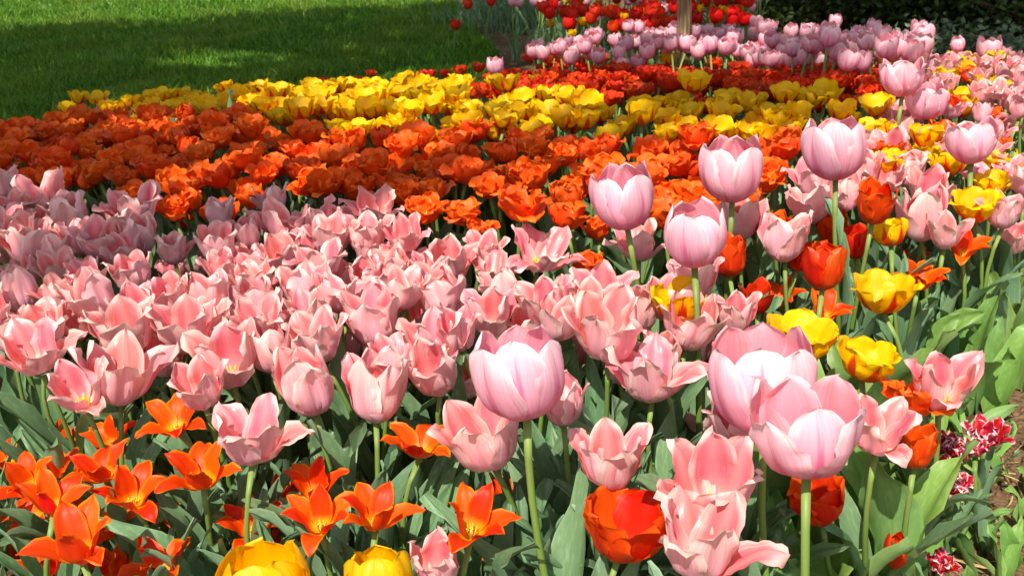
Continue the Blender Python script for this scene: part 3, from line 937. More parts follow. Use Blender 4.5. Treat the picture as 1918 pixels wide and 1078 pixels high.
# the young tree whose trunk stands among the far tulips
def young_tree():
    x, y = gp(1271, 255)
    r = np.random.default_rng(3)
    root = link('young_tree', None); z0 = float(ground_z(x, y)); root.location = (x, y, z0)
    tag(root, 'slender grey brown tree trunk rising between the far red and pink tulips', 'tree')
    b = MB()
    zz = np.linspace(0, 1, 14)
    pts = [(0.02 * math.sin(6 * t) + .02 * t, .03 * t, -.05 + 2.6 * t) for t in zz]
    V, Fc, UV = tube(pts, np.interp(zz, [0, .06, .2, 1], [.055, .038, .034, .024]) * (1 + .06 * np.sin(zz * 40)), 12)
    b.add(V, Fc, UV, MAT['bark'])
    tips = []
    for i in range(12):
        a = i * 2.4; h0 = 1.7 + .08 * i
        e = np.array([math.cos(a) * .7, math.sin(a) * .7, h0 + .7])
        V, Fc, UV = tube([(.03, .03, h0), tuple(e * (.5, .5, 0) + (0, 0, h0 + .25)), tuple(e)], [.018, .012, .004], 6); b.add(V, Fc, UV, MAT['bark'])
        tips += [e * f + np.array([0, 0, h0 * (1 - f)]) for f in (.4, .6, .8, 1)]
    link('trunk', b.mesh('trunk'), root)
    P = np.array(tips)[r.integers(0, len(tips), 2600)] + r.normal(0, .13, (2600, 3))
    link('crown', leaf_cloud(P, .07, r, MAT['canopy'], 'crown'), root)


young_tree()


def leafy_plant(u, v, n, leafset, name, label, group, scale=1.0, cat='plant', spread=1.0):
    x, y = gp(u, v)
    root = link(name, None); root.location = (x, y, float(ground_z(x, y)))
    tag(root, label, cat, group)
    for i in range(n):
        lf = link('leaf', random.choice(leafset), root)
        lf.rotation_euler = (random.gauss(0, .12) * spread, random.gauss(0, .12) * spread, random.uniform(0, 6.28))
        k = scale * random.uniform(.75, 1.15)
        lf.scale = (k, k, k)
        lf.location = (random.gauss(0, .012) * n ** .5 * spread, random.gauss(0, .012) * n ** .5 * spread, .002)
    return root


# dark strappy clumps at the corner of the far bed
for u, v in [(885, 50), (912, 42), (940, 52), (968, 56), (992, 50), (930, 18), (965, 25), (1000, 34), (1020, 40), (900, 5), (950, 5), (985, 8)]:
    leafy_plant(u + random.uniform(-8, 8), v + 4, 46, STRAP, 'leafy_plant', 'dark strappy leaf clump without open blooms at the corner of the far bed', 'strappy clumps of the far bed', .85, spread=1.8)


# ------------------------------------------------------------------ the tulips, each where the photograph shows it
G_TALL, G_CORAL = 'tall pale pink tulips', 'coral pink tulips of the front drift'
# u, v, width, species, (lean to the right, lean away), yaw, look
TALL = [
    (975, 703, 155, 'bigpink', (-5, 4), 30, 'glowing white pink egg shaped tulip on a long bare stem, front centre'),
    (1510, 812, 196, 'bigpinkopen', (-2, 4), 30, 'largest pink cup tulip at front, its inner petals deep rose, stem dropping below frame'),
    (1428, 715, 178, 'bigpink', (-3, 8), 10, 'broad full lilac pink tulip just behind the largest pink cup'),
    (1167, 373, 106, 'bigpink', (-7, 3), 0, 'tall pale pink egg tulip before the orange band, on a long leaning stem'),
    (1300, 443, 107, 'bigpink', (-1, 3), 50, 'lilac pink egg tulip on a straight stem above a half hidden yellow tulip'),
    (1370, 321, 106, 'bigpink', (-2, 3), 0, 'tall lilac pink cup tulip with its rose inside showing, before the orange band'),
    (1563, 280, 105, 'bigpink', (-5, 2), 20, 'tall pink tulip with upright pointed petals between yellow band and mixed planting'),
    (1736, 193, 76, 'bigpinkopen', (-3, 3), 0, 'pink cup tulip below a pair of pink ones in the mixed planting'),
    (1819, 268, 92, 'bigpinkopen', (-3, 4), 30, 'open pink cup tulip with one broad pale front petal above yellow ones'),
    (1690, 148, 78, 'bigpinkopen', (-3, 3), 15, 'wide ruffled pink tulip topping the mixed planting on the right'),
    (1757, 135, 52, 'bigpink', (3, 0), 40, 'small upright pink tulip touching the wide ruffled pink one'),
    (1853, 92, 40, 'bigpink', (-6, 0), 20, 'paler of two touching pink tulips against the dark shrubs'),
    (1871, 108, 38, 'bigpink', (5, 0), 0, 'lower of two touching pink tulips against the dark shrubs'),
    (1794, 84, 27, 'farpink', (0, 0), 0, 'lone small pink tulip standing before the dark shrubs'),
    (927, 124, 31, 'farpink', (0, 0), 30, 'lone whitish pink tulip at the lawn edge beside red tulips'),
    (1722, 55, 30, 'farpink', (6, 0), 0, 'pink tulip with a petal sticking out at the right end of the far drift'),
    (1565, 40, 24, 'farpink', (0, 0), 0, 'pink tulip standing highest in the far drift against the shrubs'),
]
for u, v, wp, sp, ln, yw, lab in TALL:
    far = wp < 45
    grow(sp, u, v, wp, 'pink_tulip', lab, G_TALL, 'mid' if far else 'near', ln, yw, leaves=2, s_clamp=(.8, 1.12) if far else (1.22, 1.26) if u == 1428 else (.9, 1.1))

CORAL = [
    (8, 345, 60, 'm', 'at the left edge under the shaded orange band, topmost of the drift'),
    (82, 372, 104, 'w', 'wide open in tree shade, second from the left in the back row'),
    (15, 418, 66, 'm', 'cut by the left edge in tree shade, below the topmost one'),
    (132, 412, 92, 'm', 'shaded, directly below the wide open one at the back left'),
    (56, 463, 92, 'm', 'shaded, with its front petal folded down, near the left edge'),
    (152, 450, 70, 'm', 'shaded, left of a touching pair at the left'),
    (190, 458, 84, 'm', 'shaded, right of a touching pair at the left'),
    (256, 390, 96, 'w', 'standing against shaded orange blooms with a petal flung to the right'),
    (262, 448, 80, 'm', 'shaded, right under the one with a petal flung out'),
    (322, 470, 66, 'm', 'small and shaded between two brighter ones'),
    (250, 519, 84, 'm', 'tall with deep pink inside and a pale front petal, left of centre'),
    (408, 462, 78, 'm', 'half lit beside the closed upright one'),
    (410, 404, 62, 'm', 'small with a wavy rim against the orange band'),
    (461, 438, 52, 'e', 'closed and upright like an egg, on a clear stem'),
    (510, 377, 64, 'm', 'narrow one highest in the back row against orange'),
    (532, 424, 102, 'w', 'wide open and bright in the back row below the narrow highest one'),
    (590, 414, 86, 'w', 'broad and sunlit at the edge of the orange band'),
    (618, 446, 80, 'm', 'sunlit with a crumpled rim under the back row'),
    (527, 480, 76, 'm', 'upright with spread petal tips right of the closed one'),
    (602, 494, 92, 'w', 'flat open and very pale, centre left'),
    (320, 520, 58, 'm', 'small and low in the left half, between larger ones'),
    (368, 500, 56, 'm', 'smaller one tucked behind a pale crumpled bloom'),
    (420, 508, 70, 'm', 'pale and crumpled with white lit rim'),
    (36, 550, 92, 'm', 'large, cut by the left edge, third row from below'),
    (50, 515, 66, 'm', 'peeping over the large one at the left edge'),
    (112, 555, 72, 'm', 'darker, leaning against a big pale one at left'),
    (176, 563, 100, 'm', 'big and pale with layered petals at left'),
    (140, 608, 70, 'm', 'small under the big pale layered one'),
    (320, 560, 84, 'm', 'with one broad rose petal up behind, left half'),
    (394, 554, 88, 'm', 'tall with white tips, petals half reflexed'),
    (485, 575, 94, 'm', 'muted, its right petal bent like a spoon'),
    (570, 545, 104, 'w', 'wide and whitish in the middle of the drift'),
    (585, 592, 84, 'm', 'rosy under the wide whitish one'),
    (345, 620, 104, 'm', 'with an arched rose petal standing up, left half'),
    (236, 625, 112, 'm', 'large open one facing the front with a tall rose petal'),
    (64, 662, 116, 'w', 'flared wide on its own stem low at the left edge'),
    (430, 676, 122, 'm', 'large open cup facing front, greenish centre showing'),
    (502, 652, 70, 'e', 'rounded, pressed against the large open cup'),
    (592, 642, 100, 'm', 'pale with crumpled petals left of a broad rosy one'),
    (226, 706, 128, 'm', 'large, right one of the low pair above the orange lilies'),
    (150, 736, 106, 'w', 'left one of the low pair, a petal drooping aside'),
    (376, 730, 94, 'm', 'pale and plain below the large open cup'),
    (576, 728, 128, 'm', 'large classic cup with white streaked front petal'),
    (706, 738, 128, 'm', 'large classic cup on a clear stem, front row middle'),
    (705, 396, 92, 'w', 'pale with a long petal thrown right, against orange'),
    (684, 446, 84, 'm', 'muted, below the pale one with a long petal'),
    (760, 447, 80, 'w', 'star like, hiding a little orange bloom'),
    (905, 476, 74, 'm', 'small pale one in the back row, centre'),
    (1014, 474, 112, 'w', 'tall and widely flared, highest near the centre'),
    (926, 502, 88, 'w', 'whitish and spread out below the back row'),
    (682, 522, 72, 'm', 'with a folded rose petal, centre left'),
    (738, 510, 80, 'm', 'white flecked, joined to a rose one at its side'),
    (838, 500, 94, 'm', 'rose with white edge, in the middle of the drift'),
    (830, 560, 108, 'm', 'big deep cup with lilac base, centre of the drift'),
    (940, 548, 82, 'm', 'pale, between two large ones near the centre'),
    (1020, 574, 94, 'm', 'with dark gaps beneath it, right of centre'),
    (1126, 552, 108, 'w', 'broad and frilly left of a long leaning stem'),
    (1196, 460, 94, 'w', 'flared behind the long leaning stem'),
    (1300, 530, 92, 'm', 'half hidden below the lilac egg tulip'),
    (1384, 416, 92, 'm', 'lilac tinted behind a straight tall stem'),
    (1466, 452, 100, 'm', 'pointed, standing clear before orange blooms'),
    (1516, 388, 98, 'w', 'wide open with yellow heart beside the tall stem'),
    (1582, 368, 74, 'm', 'behind the tall stem in the mixed planting'),
    (1726, 410, 108, 'm', 'large, with one rounded rose petal, right side'),
    (1746, 366, 90, 'm', 'above the large one on the right side'),
    (1898, 452, 64, 'm', 'cut by the right edge above the leaves'),
    (700, 602, 114, 'm', 'broad with round rose petal up, centre left'),
    (920, 592, 92, 'm', 'very pale and rumpled above the white pink tulip'),
    (652, 652, 66, 'm', 'pale, wedged between two classic cups'),
    (768, 602, 66, 'm', 'narrow, with one upright petal, near the centre'),
    (826, 640, 118, 'w', 'broad and white lit, left of the glowing tulip'),
    (815, 700, 108, 'm', 'deep rose cup directly under a broad white lit one'),
    (1140, 626, 132, 'm', 'large upright one right of the glowing white pink tulip'),
    (1072, 668, 66, 'm', 'small one right behind the glowing white pink tulip'),
    (1215, 704, 146, 'w', 'largest flared one in front of the long stems'),
    (872, 718, 76, 'm', 'mostly hidden at the left of the glowing tulip'),
    (910, 826, 142, 'm', 'bowl shaped, below left of the glowing tulip'),
    (1054, 760, 94, 'm', 'rosy, peeking out right behind the glowing tulip'),
    (1143, 868, 122, 'm', 'neat pointed cup right of the glowing stem, above big orange'),
    (820, 1060, 112, 'm', 'cut by the bottom edge beside the golden one'),
    (612, 1082, 70, 'm', 'tip just showing at the bottom edge between golden ones'),
    (1312, 782, 74, 'm', 'narrow with lilac front petal, left of the big lilac tulip'),
    (1382, 800, 110, 'm', 'lilac lower petals showing under the broad lilac tulip'),
    (1338, 916, 172, 'm', 'very large deep rose one at the front right'),
    (1312, 1026, 196, 'w', 'very large one at the bottom with a petal stretched right'),
    (1642, 812, 116, 'w', 'flared, right behind the largest pink cup'),
    (1764, 726, 110, 'm', 'rounded, beside an orange one near the leaves'),
    (1292, 612, 108, 'm', 'before a half hidden yellow bloom, right half'),
    (1378, 592, 78, 'm', 'muted, between yellow bloom and orange group'),
    (1294, 668, 72, 'm', 'low and muted above the largest flared one'),
    (470, 824, 140, 'w', 'bowl shaped with yellow heart above the orange lilies'),
    (1526, 344, 92, 'w', 'wide, below the tall tulip with upright pointed petals'),
    (1656, 336, 90, 'w', 'wide and pale between yellow blooms, right side'),
    (1664, 290, 94, 'w', 'open, lying behind yellow cups on the right'),
    (1870, 246, 50, 'm', 'behind the open pink cup at the right'),
    (1905, 255, 44, 'm', 'small at the right edge beside the open pink cup'),
    (1902, 332, 64, 'm', 'at the right edge below a yellow bloom'),
    (1700, 325, 70, 'm', 'in the crowded mix below two yellow cups'),
]
SPK = {'m': 'coral', 'w': 'coralwide', 'e': 'coralegg'}
for u, v, wp, k, lab in CORAL:
    grow(SPK[k], u, v, wp * (.96 if v > 900 else 1.06 if v > 560 else 1.0), 'coral_tulip', 'coral pink tulip ' + lab, G_CORAL, 'near', leaves=3 if v > 600 else 2, s_clamp=(.82, 1.3))

# small listed blooms: yellow, golden, orange
LISTED = [
    ('yellow', 1655, 553, 100, 'yellow tulip with an orange flame, alone above its leaves on the right', 'yellow_tulip'),
    ('yellow', 1501, 640, 116, 'yellow tulip behind the big lilac pink one', 'yellow_tulip'),
    ('yellow', 1622, 680, 102, 'yellow tulip with tiny dark marks, right of the big lilac one', 'yellow_tulip'),
    ('yellow', 1272, 570, 96, 'yellow tulip half hidden behind a straight pink tulip stem', 'yellow_tulip'),
    ('yellow', 1667, 438, 68, 'orange shaded yellow tulip above a pointed leaf', 'yellow_tulip'),
    ('yellow', 1829, 388, 80, 'tilted yellow tulip with bright rim at the right', 'yellow_tulip'),
    ('yellow', 1858, 347, 60, 'rounded yellow tulip under the open pink cup', 'yellow_tulip'),
    ('yellow', 1775, 310, 66, 'yellow tulip left of the open pink cup', 'yellow_tulip'),
    ('yellow', 1735, 256, 58, 'yellow tulip in front of a pink cup stem', 'yellow_tulip'),
    ('yellow', 1672, 308, 62, 'flat yellow tulip lying over pale pink ones', 'yellow_tulip'),
    ('yellow', 1897, 300, 46, 'yellow tulip touching the right edge', 'yellow_tulip'),
    ('yellow', 1855, 292, 40, 'small yellow tulip right of the open pink cup', 'yellow_tulip'),
    ('yellow', 1640, 250, 56, 'yellow tulip at the right end of the yellow band', 'yellow_tulip'),
    ('yellow', 1845, 160, 44, 'yellow tulip among small pinks on the far right', 'yellow_tulip'),
    ('yellow', 1846, 125, 34, 'round yellow tulip under a pink pair near the shrubs', 'yellow_tulip'),
    ('gold', 487, 1098, 170, 'golden yellow tulip, bigger of two at the bottom edge', 'golden_tulip'),
    ('gold', 706, 1078, 130, 'golden yellow tulip, smaller of two at the bottom edge', 'golden_tulip'),
    ('cup', 1170, 985, 168, 'big red orange open tulip at the bottom with one petal folded out', 'orange_tulip'),
    ('cup', 1532, 938, 116, 'red orange tulip hidden behind the stem of the largest pink cup', 'orange_tulip'),
    ('smallcup', 1716, 836, 86, 'orange red cup tulip beside the small red and white ones', 'orange_tulip'),
    ('orange', 1706, 748, 110, 'orange crumpled tulip right above an orange red cup', 'orange_tulip'),
    ('smallcup', 1545, 500, 86, 'orange tulip with a lit side below a tall pink stem', 'orange_tulip'),
    ('smallcup', 1640, 383, 76, 'orange tulip between pink ones in the mixed planting', 'orange_tulip'),
    ('smallcup', 1556, 426, 60, 'dark orange closed tulip behind a tall pink stem', 'orange_tulip'),
    ('smallcup', 1366, 482, 74, 'orange tulip right behind the lilac egg tulip stems', 'orange_tulip'),
    ('orange', 1100, 500, 66, 'frilly orange tulip alone among coral pinks, centre right', 'orange_tulip'),
    ('orange', 797, 397, 72, 'round orange tulip before the green gap in the orange band', 'orange_tulip'),
    ('orange', 868, 402, 68, 'orange tulip above a smaller frilly one at the band edge', 'orange_tulip'),
    ('orange', 902, 432, 60, 'small frilly orange tulip lowest at the band edge', 'orange_tulip'),
    ('orange', 976, 386, 96, 'broad orange tulip with a pointed front petal at the band edge', 'orange_tulip'),
    ('orange', 1062, 408, 78, 'frilly orange tulip left of a tall pink egg tulip', 'orange_tulip'),
    ('orange', 1119, 432, 58, 'orange tulip right under a tall pink egg tulip', 'orange_tulip'),
    ('orange', 326, 394, 62, 'orange tulip in front of the shaded orange band', 'orange_tulip'),
    ('orange', 352, 414, 50, 'low dark orange tulip in front of the shaded band', 'orange_tulip'),
    ('bud', 1678, 1032, 44, 'closed red orange tulip bud low at the bottom right', 'orange_tulip'),
    ('bud', 988, 1046, 27, 'slim green orange tulip bud beside the glowing tulip stem', 'orange_tulip'),
]
for sp, u, v, wp, lab, nm in LISTED:
    kw = {}
    if sp == 'gold': kw = dict(lean=(0, 16))
    if sp == 'bud': kw = dict(s_clamp=(.7, 1.3), leaves=2, lean=(0, 0))
    grow(sp, u, v, wp, nm, lab, {'yellow_tulip': 'flamed yellow tulips', 'golden_tulip': 'golden yellow tulips', 'orange_tulip': 'orange tulips'}[nm], 'near', leaves=kw.pop('leaves', 3 if v > 480 else 2), leafset=BROAD if u > 1500 and v > 480 else None, **kw)

LILY = [
    (326, 790, 120, 'tallest at left with an arched petal, under the low pink pair'),
    (118, 830, 96, 'with one upright petal at left, top of the cluster'),
    (206, 826, 104, 'wide open, frilly yellow heart, beside the tallest'),
    (378, 888, 144, 'with pointed petals spread sideways below a pink bowl'),
    (190, 880, 120, 'with upright back petal in the left cluster'),
    (52, 905, 118, 'at the left edge showing its yellow heart'),
    (246, 928, 124, 'with a long side petal, centre of the left cluster'),
    (100, 940, 128, 'with dark inner shade, overlapping the cluster middle'),
    (146, 1022, 168, 'largest of the left cluster, many curled petals'),
    (28, 1024, 100, 'cut by the left edge near the bottom'),
    (302, 1056, 128, 'cut by the bottom edge, left of the bigger golden tulip'),
    (470, 985, 118, 'with curled side petals above the bigger golden tulip'),
    (588, 912, 122, 'with one tall petal, above a darker pair'),
    (598, 972, 134, 'under the one with a tall petal, petals flung wide'),
    (706, 966, 138, 'star shaped over the smaller golden tulip'),
    (786, 832, 130, 'neat star with bright yellow heart, alone in mid front'),
    (884, 980, 148, 'large star left of the bare glowing stem'),
    (956, 934, 108, 'behind the large star, touching the glowing stem'),
    (638, 1044, 92, 'low between the two golden tulips'),
    (418, 884, 80, 'red shaded, half under the pink bowl'),
    (1804, 466, 90, 'flat star on the right above big leaves'),
    (1700, 490, 76, 'dark star behind the lone yellow tulip'),
    (1722, 524, 96, 'curled star right of the lone yellow tulip'),
    (1458, 556, 88, 'red shaded star with upright petals right of centre'),
    (1546, 582, 94, 'with drooping petal left of the lone yellow tulip'),
    (1478, 602, 84, 'crumpled, behind a yellow bloom'),
    (1424, 626, 62, 'small, between muted pink and yellow'),
    (905, 1078, 60, 'tip at the bottom edge left of the slim bud'),
]
for u, v, wp, lab in LILY:
    grow('lily', u, v, wp * .95, 'lily_tulip', 'orange lily shaped tulip ' + lab, 'orange lily shaped tulips', 'near', (random.gauss(0, 6), random.gauss(-9, 5)), leaves=4, s_clamp=(.78, 1.25))

for u, v, wp in [(330, 872, 84), (92, 862, 84), (30, 930, 88), (250, 985, 92), (125, 885, 100), (60, 962, 104), (205, 985, 112), (325, 965, 104), (12, 860, 92), (215, 1062, 110), (275, 868, 92), (8, 965, 96), (85, 1062, 112), (150, 960, 104), (160, 852, 92), (350, 1010, 100), (420, 930, 92)]:
    grow('lily', u, v, wp * .9, 'lily_tulip', 'orange lily shaped tulip crowded among others in the front left cluster', 'orange lily shaped tulips', 'near', (random.gauss(0, 8), random.gauss(-6, 6)), leaves=3, s_clamp=(.7, 1.15))
for u, v, wp in [(528, 940, 104), (545, 1018, 108), (655, 925, 96), (440, 1040, 96), (770, 985, 96)]:
    grow('lily', u, v, wp * .9, 'lily_tulip', 'orange lily shaped tulip crowded behind the two golden tulips', 'orange lily shaped tulips', 'near', (random.gauss(0, 8), random.gauss(-6, 6)), leaves=3, s_clamp=(.7, 1.15))
for u, v, wp in [(1800, 846, 60), (1790, 905, 64), (1735, 902, 60), (1765, 870, 56), (1825, 838, 58), (1742, 822, 50)]:
    grow('parrot', u, v, wp, 'frilled_tulip', 'low red and white frilled tulip crowded inside its small clump at the right', 'low red and white frilled tulips', 'near', leaves=3, s_clamp=(.4, 1.5))
for u, v, wp, lab in [(1770, 832, 62, 'above the others beside the orange red cup'), (1848, 810, 78, 'palest and farthest right'), (1757, 912, 92, 'largest, spread open over pale leaves'),
                      (1738, 868, 50, 'darker, squeezed below the upper one'), (1762, 1054, 58, 'lowest, near the bottom edge'), (1712, 948, 30, 'tiny, beside the largest one')]:
    grow('parrot', u, v, wp, 'frilled_tulip', 'low red and white frilled tulip ' + lab, 'low red and white frilled tulips', 'near', leaves=4, s_clamp=(.4, 1.5))


# ---- the bands: blooms on a jittered grid, in the outlines the photograph shows
def band(poly, sp, d, h, jit=.32, seed=0, skip=0.0, wmin=0):
    r = np.random.default_rng(seed)
    pts = [at(u, v, h)[0] for u, v in poly]
    x0, x1 = min(p.x for p in pts), max(p.x for p in pts)
    y0, y1 = min(p.y for p in pts), max(p.y for p in pts)
    wp = [(p.x, p.y) for p in pts]
    out = []
    row, y = 0, y0
    while y < y1:
        x = x0 + (row % 2) * d / 2
        while x < x1:
            px, py = x + r.normal(0, d * jit * .6), y + r.normal(0, d * jit * .6)
            if inside(wp, px, py) and (not skip or r.random() > skip or project(Vector((px, py, float(ground_z(px, py)) + h)))[1] > 200):
                p = Vector((px, py, float(ground_z(px, py)) + h + r.normal(0, .02)))
                u, v = project(p)
                if -60 < u < 1978 and v > -45: out.append((p, u, v))
            x += d
        y += d * .866; row += 1
    return out


OCC = []   # listed blooms keep a little room round them


def cell(poly, u, v, across):
    """Where in its band a bloom stands, in words: edge or heart, and which stretch of the band."""
    ys = [y / 2 for y in range(-200, 1000) if inside(poly, min(max(u, poly_x(poly)[0] + 2), poly_x(poly)[1] - 2), y / 2)]
    f = (v - min(ys)) / max(1, max(ys) - min(ys)) if ys else .5
    row = 'back edge' if f < .3 else 'front edge' if f > .7 else 'heart'
    return row, next(t for lim, t in across if u < lim)


def poly_x(poly): return min(p[0] for p in poly), max(p[0] for p in poly)


ORANGE_A = [(-80, 256), (120, 234), (350, 228), (560, 244), (650, 272), (900, 264), (1000, 258), (1250, 280), (1500, 290), (1530, 276), (1540, 300), (1480, 360), (1440, 440), (1310, 430), (1150, 400), (1060, 370), (900, 372), (760, 378), (640, 372), (520, 356), (380, 392), (290, 372), (200, 345), (80, 338), (-80, 345)]
for p, u, v in band(ORANGE_A, 'orange', .086, .37, seed=1):
    lab = 'ruffled orange tulip in the %s of the orange band, %s' % cell(ORANGE_A, u, v, [(280, 'at its dappled left end'), (600, 'between lawn side and middle'), (1000, 'in its sunny middle'), (9999, 'behind the tall pale pinks')])
    plant('orange', p, random.uniform(.86, 1.12), 'ruffled_orange_tulip', lab, 'ruffled orange tulips of the middle band', 'mid', (random.gauss(0, 9), random.gauss(-5, 9)), leaves=2)

YELLOW_A = [(115, 200), (300, 194), (330, 178), (480, 168), (600, 160), (690, 160), (800, 168), (950, 178), (1050, 186), (1200, 188), (1400, 190), (1560, 188), (1640, 204), (1650, 240), (1530, 258), (1280, 258), (1000, 240), (900, 240), (700, 250), (640, 250), (530, 226), (330, 205), (130, 202)]
for p, u, v in band(YELLOW_A, 'yellow', .09, .40, seed=2, skip=.3):
    lab = 'flamed yellow tulip in the %s of the yellow band, %s' % cell(YELLOW_A, u, v, [(400, 'at its left tip'), (720, 'beside the lawn'), (1020, 'in its sunny middle'), (1300, 'right of its middle'), (9999, 'at its right end')])
    plant('yellow', p, random.uniform(.84, 1.06), 'yellow_tulip', lab, 'flamed yellow tulips', 'mid', (random.gauss(0, 6), random.gauss(-2, 6)), leaves=2)

RED_A = [(965, 120), (1060, 112), (1200, 120), (1300, 126), (1400, 132), (1550, 132), (1660, 130), (1660, 215), (1560, 202), (1400, 190), (1300, 182), (1050, 176), (870, 172)]
for p, u, v in band(RED_A, 'red', .106, .36, seed=3):
    lab = 'red tulip in the %s of the red band, %s' % cell(RED_A, u, v, [(1080, 'at its lawn end'), (1300, 'left of its middle'), (1480, 'right of its middle'), (9999, 'at its right end')])
    plant('red', p, random.uniform(.95, 1.2), 'red_tulip', lab, 'red tulips of the back band', 'far')
for u, v, wp in [(605, 152, 20), (765, 145, 24), (800, 142, 34), (835, 138, 22), (862, 132, 28), (897, 127, 26), (800, 160, 26), (670, 150, 20), (695, 137, 16), (930, 140, 30), (890, 165, 26), (995, 175, 22), (1025, 172, 20), (876, 178, 22)]:
    grow('red', u, v, wp, 'red_tulip', 'stray red tulip scattered along the back of the yellow band', 'red tulips of the back band', 'far')
for u, v in [(1005, 152), (1253, 112), (925, 155), (1215, 168), (1285, 172)]:
    grow('yellow', u, v, 30, 'yellow_tulip', 'stray yellow tulip standing among the red ones', 'flamed yellow tulips', 'far')

FARPINK_A = [(985, 94), (1020, 80), (1090, 68), (1180, 60), (1300, 56), (1380, 46), (1450, 42), (1530, 52), (1640, 56), (1735, 68), (1728, 98), (1600, 108), (1400, 98), (1200, 98), (1000, 102)]
for p, u, v in band(FARPINK_A, 'farpink', .11, .47, seed=4):
    lab = 'small pink tulip in the %s of the far drift, %s' % cell(FARPINK_A, u, v, [(1110, 'at its lawn end'), (1250, 'left of the tree trunk'), (1420, 'right of the tree trunk'), (1580, 'before the shrubs'), (9999, 'at its right end')])
    plant('farpink', p, random.uniform(.88, 1.08), 'pink_tulip', lab, 'small pink tulips of the far drift', 'far')

FARRED_A = [(1015, 30), (1090, 52), (1240, 56), (1300, 46), (1395, 34), (1430, -10), (1420, -60), (1010, -60)]
for p, u, v in band(FARRED_A, 'scarlet', .115, .48, seed=5):
    q = random.random()
    if q < .62: plant('scarlet', p, random.uniform(.95, 1.2), 'scarlet_tulip', 'scarlet tulip in the farthest bed round the tree trunk', 'scarlet tulips of the farthest bed', 'far')
    elif q < .82: plant('fargold', p - Vector((0, 0, .06)), random.uniform(.9, 1.2), 'small_yellow_tulip', 'small yellow tulip among the scarlet ones of the farthest bed', 'small yellow tulips of the farthest bed', 'far')
    else: plant('farpink', p - Vector((0, 0, .05)), .8, 'pink_tulip', 'small pale tulip among the scarlet ones of the farthest bed', 'small pink tulips of the far drift', 'far')
for u, v in [(876, 8), (853, 47), (920, 2), (1264, 40), (1225, 52), (1240, 55)]:
    grow('scarlet', u, v, 18, 'scarlet_tulip', h=.22 if u < 1000 else .44, label='single red tulip near the corner of the far bed by the lawn' if u < 1000 else 'single red tulip at the foot of the tree trunk', group='scarlet tulips of the farthest bed', level='far')
for u, v in [(960, 3), (972, 5), (1000, 4), (1015, 6)]:
    grow('farpink', u, v, 16, 'pink_tulip', 'whitish tulip above the dark strappy leaf clumps', 'small pink tulips of the far drift', 'far')

MIX_A = [(1660, 128), (1800, 118), (1960, 140), (1970, 350), (1880, 350), (1760, 300), (1600, 300), (1600, 255), (1660, 200)]
for p, u, v in band(MIX_A, 'coral', .088, .385, seed=6):
    q = random.random()
    if q < .64: plant('coralwide' if q < .3 else 'coral', p, random.uniform(.62, .82), 'coral_tulip', 'small pale coral pink tulip in the mixed planting at the far right', G_CORAL, 'mid', leaves=2)
    elif q < .84: plant('yellow', p, random.uniform(.8, 1), 'yellow_tulip', 'yellow tulip scattered through the mixed planting at the far right', 'flamed yellow tulips', 'mid', leaves=2)
    else: plant('orange', p, random.uniform(.7, .9), 'orange_tulip', 'orange tulip scattered through the mixed planting at the far right', 'orange tulips', 'mid', leaves=2)

for sp, u, v, wp, nm, lab, g in [('coral', 1770, 440, 70, 'coral_tulip', 'coral pink tulip alone above narrow leaves between yellow bloom and right edge', G_CORAL),
        ('smallcup', 1600, 455, 60, 'orange_tulip', 'orange tulip right of a tall leaning pink stem, above dark leaves', 'orange tulips'), ('coral', 1610, 330, 80, 'coral_tulip', 'coral pink tulip just right of the tall tulip with upright pointed petals', G_CORAL),
        ('smallcup', 1500, 480, 56, 'orange_tulip', 'dark orange tulip below a pointed coral pink one', 'orange tulips'), ('lily', 1850, 520, 70, 'lily_tulip', 'orange lily shaped tulip half sunk in leaves near the right edge', 'orange lily shaped tulips'),
        ('coral', 1880, 400, 74, 'coral_tulip', 'coral pink tulip right of the tilted yellow one', G_CORAL), ('smallcup', 1420, 560, 56, 'orange_tulip', 'orange tulip left of the red shaded star', 'orange tulips')]:
    grow(sp, u, v, wp, nm, lab, g, 'mid', leaves=2)

# half hidden blooms that close the gaps in the coral drift
DRIFT = [(-60, 380), (120, 400), (420, 430), (640, 410), (760, 460), (880, 470), (1000, 520), (1250, 560), (1280, 660), (1100, 680), (880, 690), (620, 700), (300, 680), (0, 650), (-60, 650)]
taken = [(u, v) for u, v, *_ in CORAL] + [(u, v) for u, v, *_ in TALL] + [(l[1], l[2]) for l in LISTED]
for p, u, v in band(DRIFT, 'coral', .09, .36, seed=8):
    if min((u - a) ** 2 + ((v - b) * 1.3) ** 2 for a, b in taken) > 32 ** 2:
        plant('coral', p, random.uniform(.85, 1.0), 'coral_tulip', 'coral pink tulip half hidden behind others of the front drift', G_CORAL, 'mid', leaves=2)

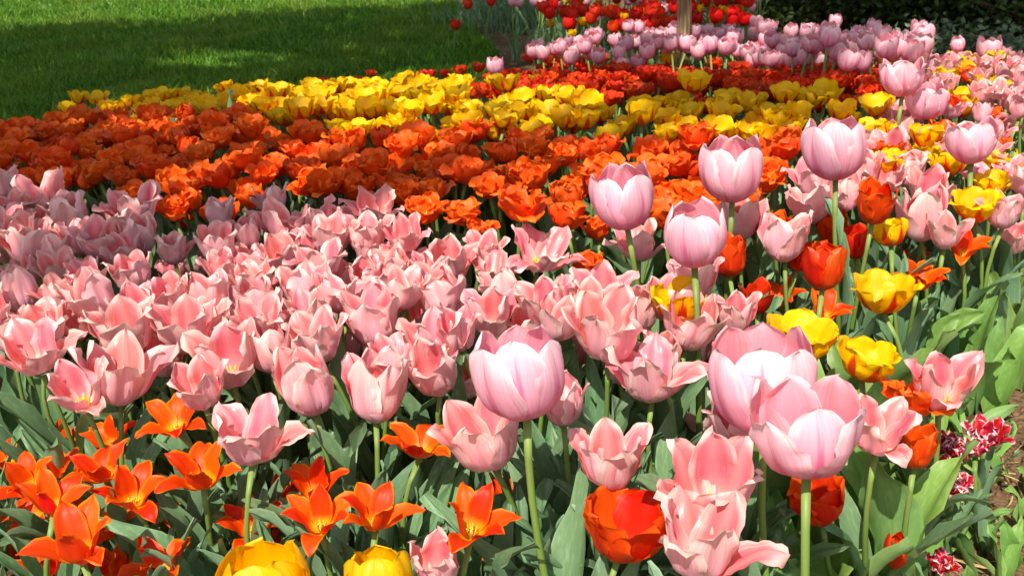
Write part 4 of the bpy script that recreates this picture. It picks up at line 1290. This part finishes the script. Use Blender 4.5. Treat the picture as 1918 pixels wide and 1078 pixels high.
# ---- leaves without blooms: front right, and between the front tulips
for u, v in [(1760, 640), (1840, 660), (1700, 700), (1880, 740), (1830, 560), (1760, 560), (1900, 620), (1650, 640), (1890, 520), (1800, 760), (1580, 760), (1600, 960), (1760, 700), (1700, 600), (1850, 820), (1930, 700), (1550, 1060), (1450, 1080), (1890, 460), (1830, 480)]:
    if u > 1680 and v > 690: continue
    leafy_plant(u, v + 110, 4, BROAD, 'leafy_plant', 'broad leaved tulip plant without a bloom in the sunny right corner', 'broad leaved plants in the right corner', .85 if v < 850 else .65)
for i in range(110):
    u, v = random.uniform(-160, 1420), random.uniform(800, 1330)
    leafy_plant(u, v, 4, LEAF, 'leafy_plant', 'tulip plant without a bloom between the front stems', 'leafy plants among the front tulips', .9)
for u, v in [(1888, 1060), (1905, 990), (1840, 1075), (1800, 1000), (1850, 900), (1905, 1100), (1790, 935), (1740, 960), (1770, 1000), (1720, 1060), (1830, 850), (1775, 890), (1700, 1000), (1815, 930)]:
    leafy_plant(u, v, 6, BROAD, 'leafy_plant', 'low leafy plant lying on bare soil in the bottom right corner', 'low plants on the bare soil', .38, spread=4)
STRAWS = []
for i in range(4):
    b = MB(); b.add(*leaf_blade(rv, strap=True), MAT["straw"]); STRAWS.append(b.mesh("dry_leaf"))
for i in range(34):
    u, v = random.uniform(1690, 1935), random.uniform(780, 1090)
    x, y = gp(u, v)
    o = link('dry_leaf', random.choice(STRAWS)); k = random.uniform(.25, .55)
    o.scale = (k * .6, k * .6, k); o.location = (x, y, float(ground_z(x, y)) + .012)
    o.rotation_euler = (R(random.uniform(78, 95)), R(random.uniform(-10, 10)), random.uniform(0, 6.28))

    tag(o, 'dry straw coloured leaf lying on the bare soil in the corner', 'dry leaf', 'dry leaves on the soil')
def clods():
    r = np.random.default_rng(31)
    b = MB()
    for i in range(900):
        u, v = r.uniform(1660, 2000), r.uniform(760, 1150)
        x, y = gp(u, v)
        q = .002 + .007 * r.random() ** 3
        V, Fc, UV = tube([(0, 0, -1), (.1, 0, -.7), (0, .1, 0), (-.1, 0, .6), (0, 0, .9)], [.3, .9, 1.1, .8, .25], 7)
        V = V * (1 + r.normal(0, .28, V.shape)) * (q * r.uniform(.8, 1.4), q * r.uniform(.8, 1.4), q * .8)
        b.add(rotz(V, r.uniform(0, 6.28)) + (x, y, float(ground_z(x, y)) + q * .3), Fc, UV, CLOD)
    return b.mesh('clods')


CLOD = plain_mat('clod_brown', C(128, 100, 72), C(96, 72, 50), scale=60, rough=.95, spec=.1)
tag(link('soil_crumbs', clods()), 'crumbs and clods of dry brown soil in the corner', 'soil', kind='stuff')
for u, v in [(661, 124), (676, 127), (690, 128)]:
    x, y = gp(u, v)
    b = MB()
    for k in range(9):
        V, Fc, UV = blade(.012, .003, (70, 80, 90), .5, .5, nt=3, ns=2); b.add(rotz(V, k * .7) + (0, 0, .05), Fc, UV, MAT['gold'])
    V, Fc, UV = tube([(0, 0, 0), (.003, 0, .05)], [.0015, .0012], 5); b.add(V, Fc, UV, MAT['stem'])
    o = link('lawn_flower', b.mesh('lawn_flower')); o.location = (x, y, float(ground_z(x, y)))
    tag(o, 'tiny yellow flower in the lawn just behind the bed', 'flower', 'tiny yellow flowers in the lawn')
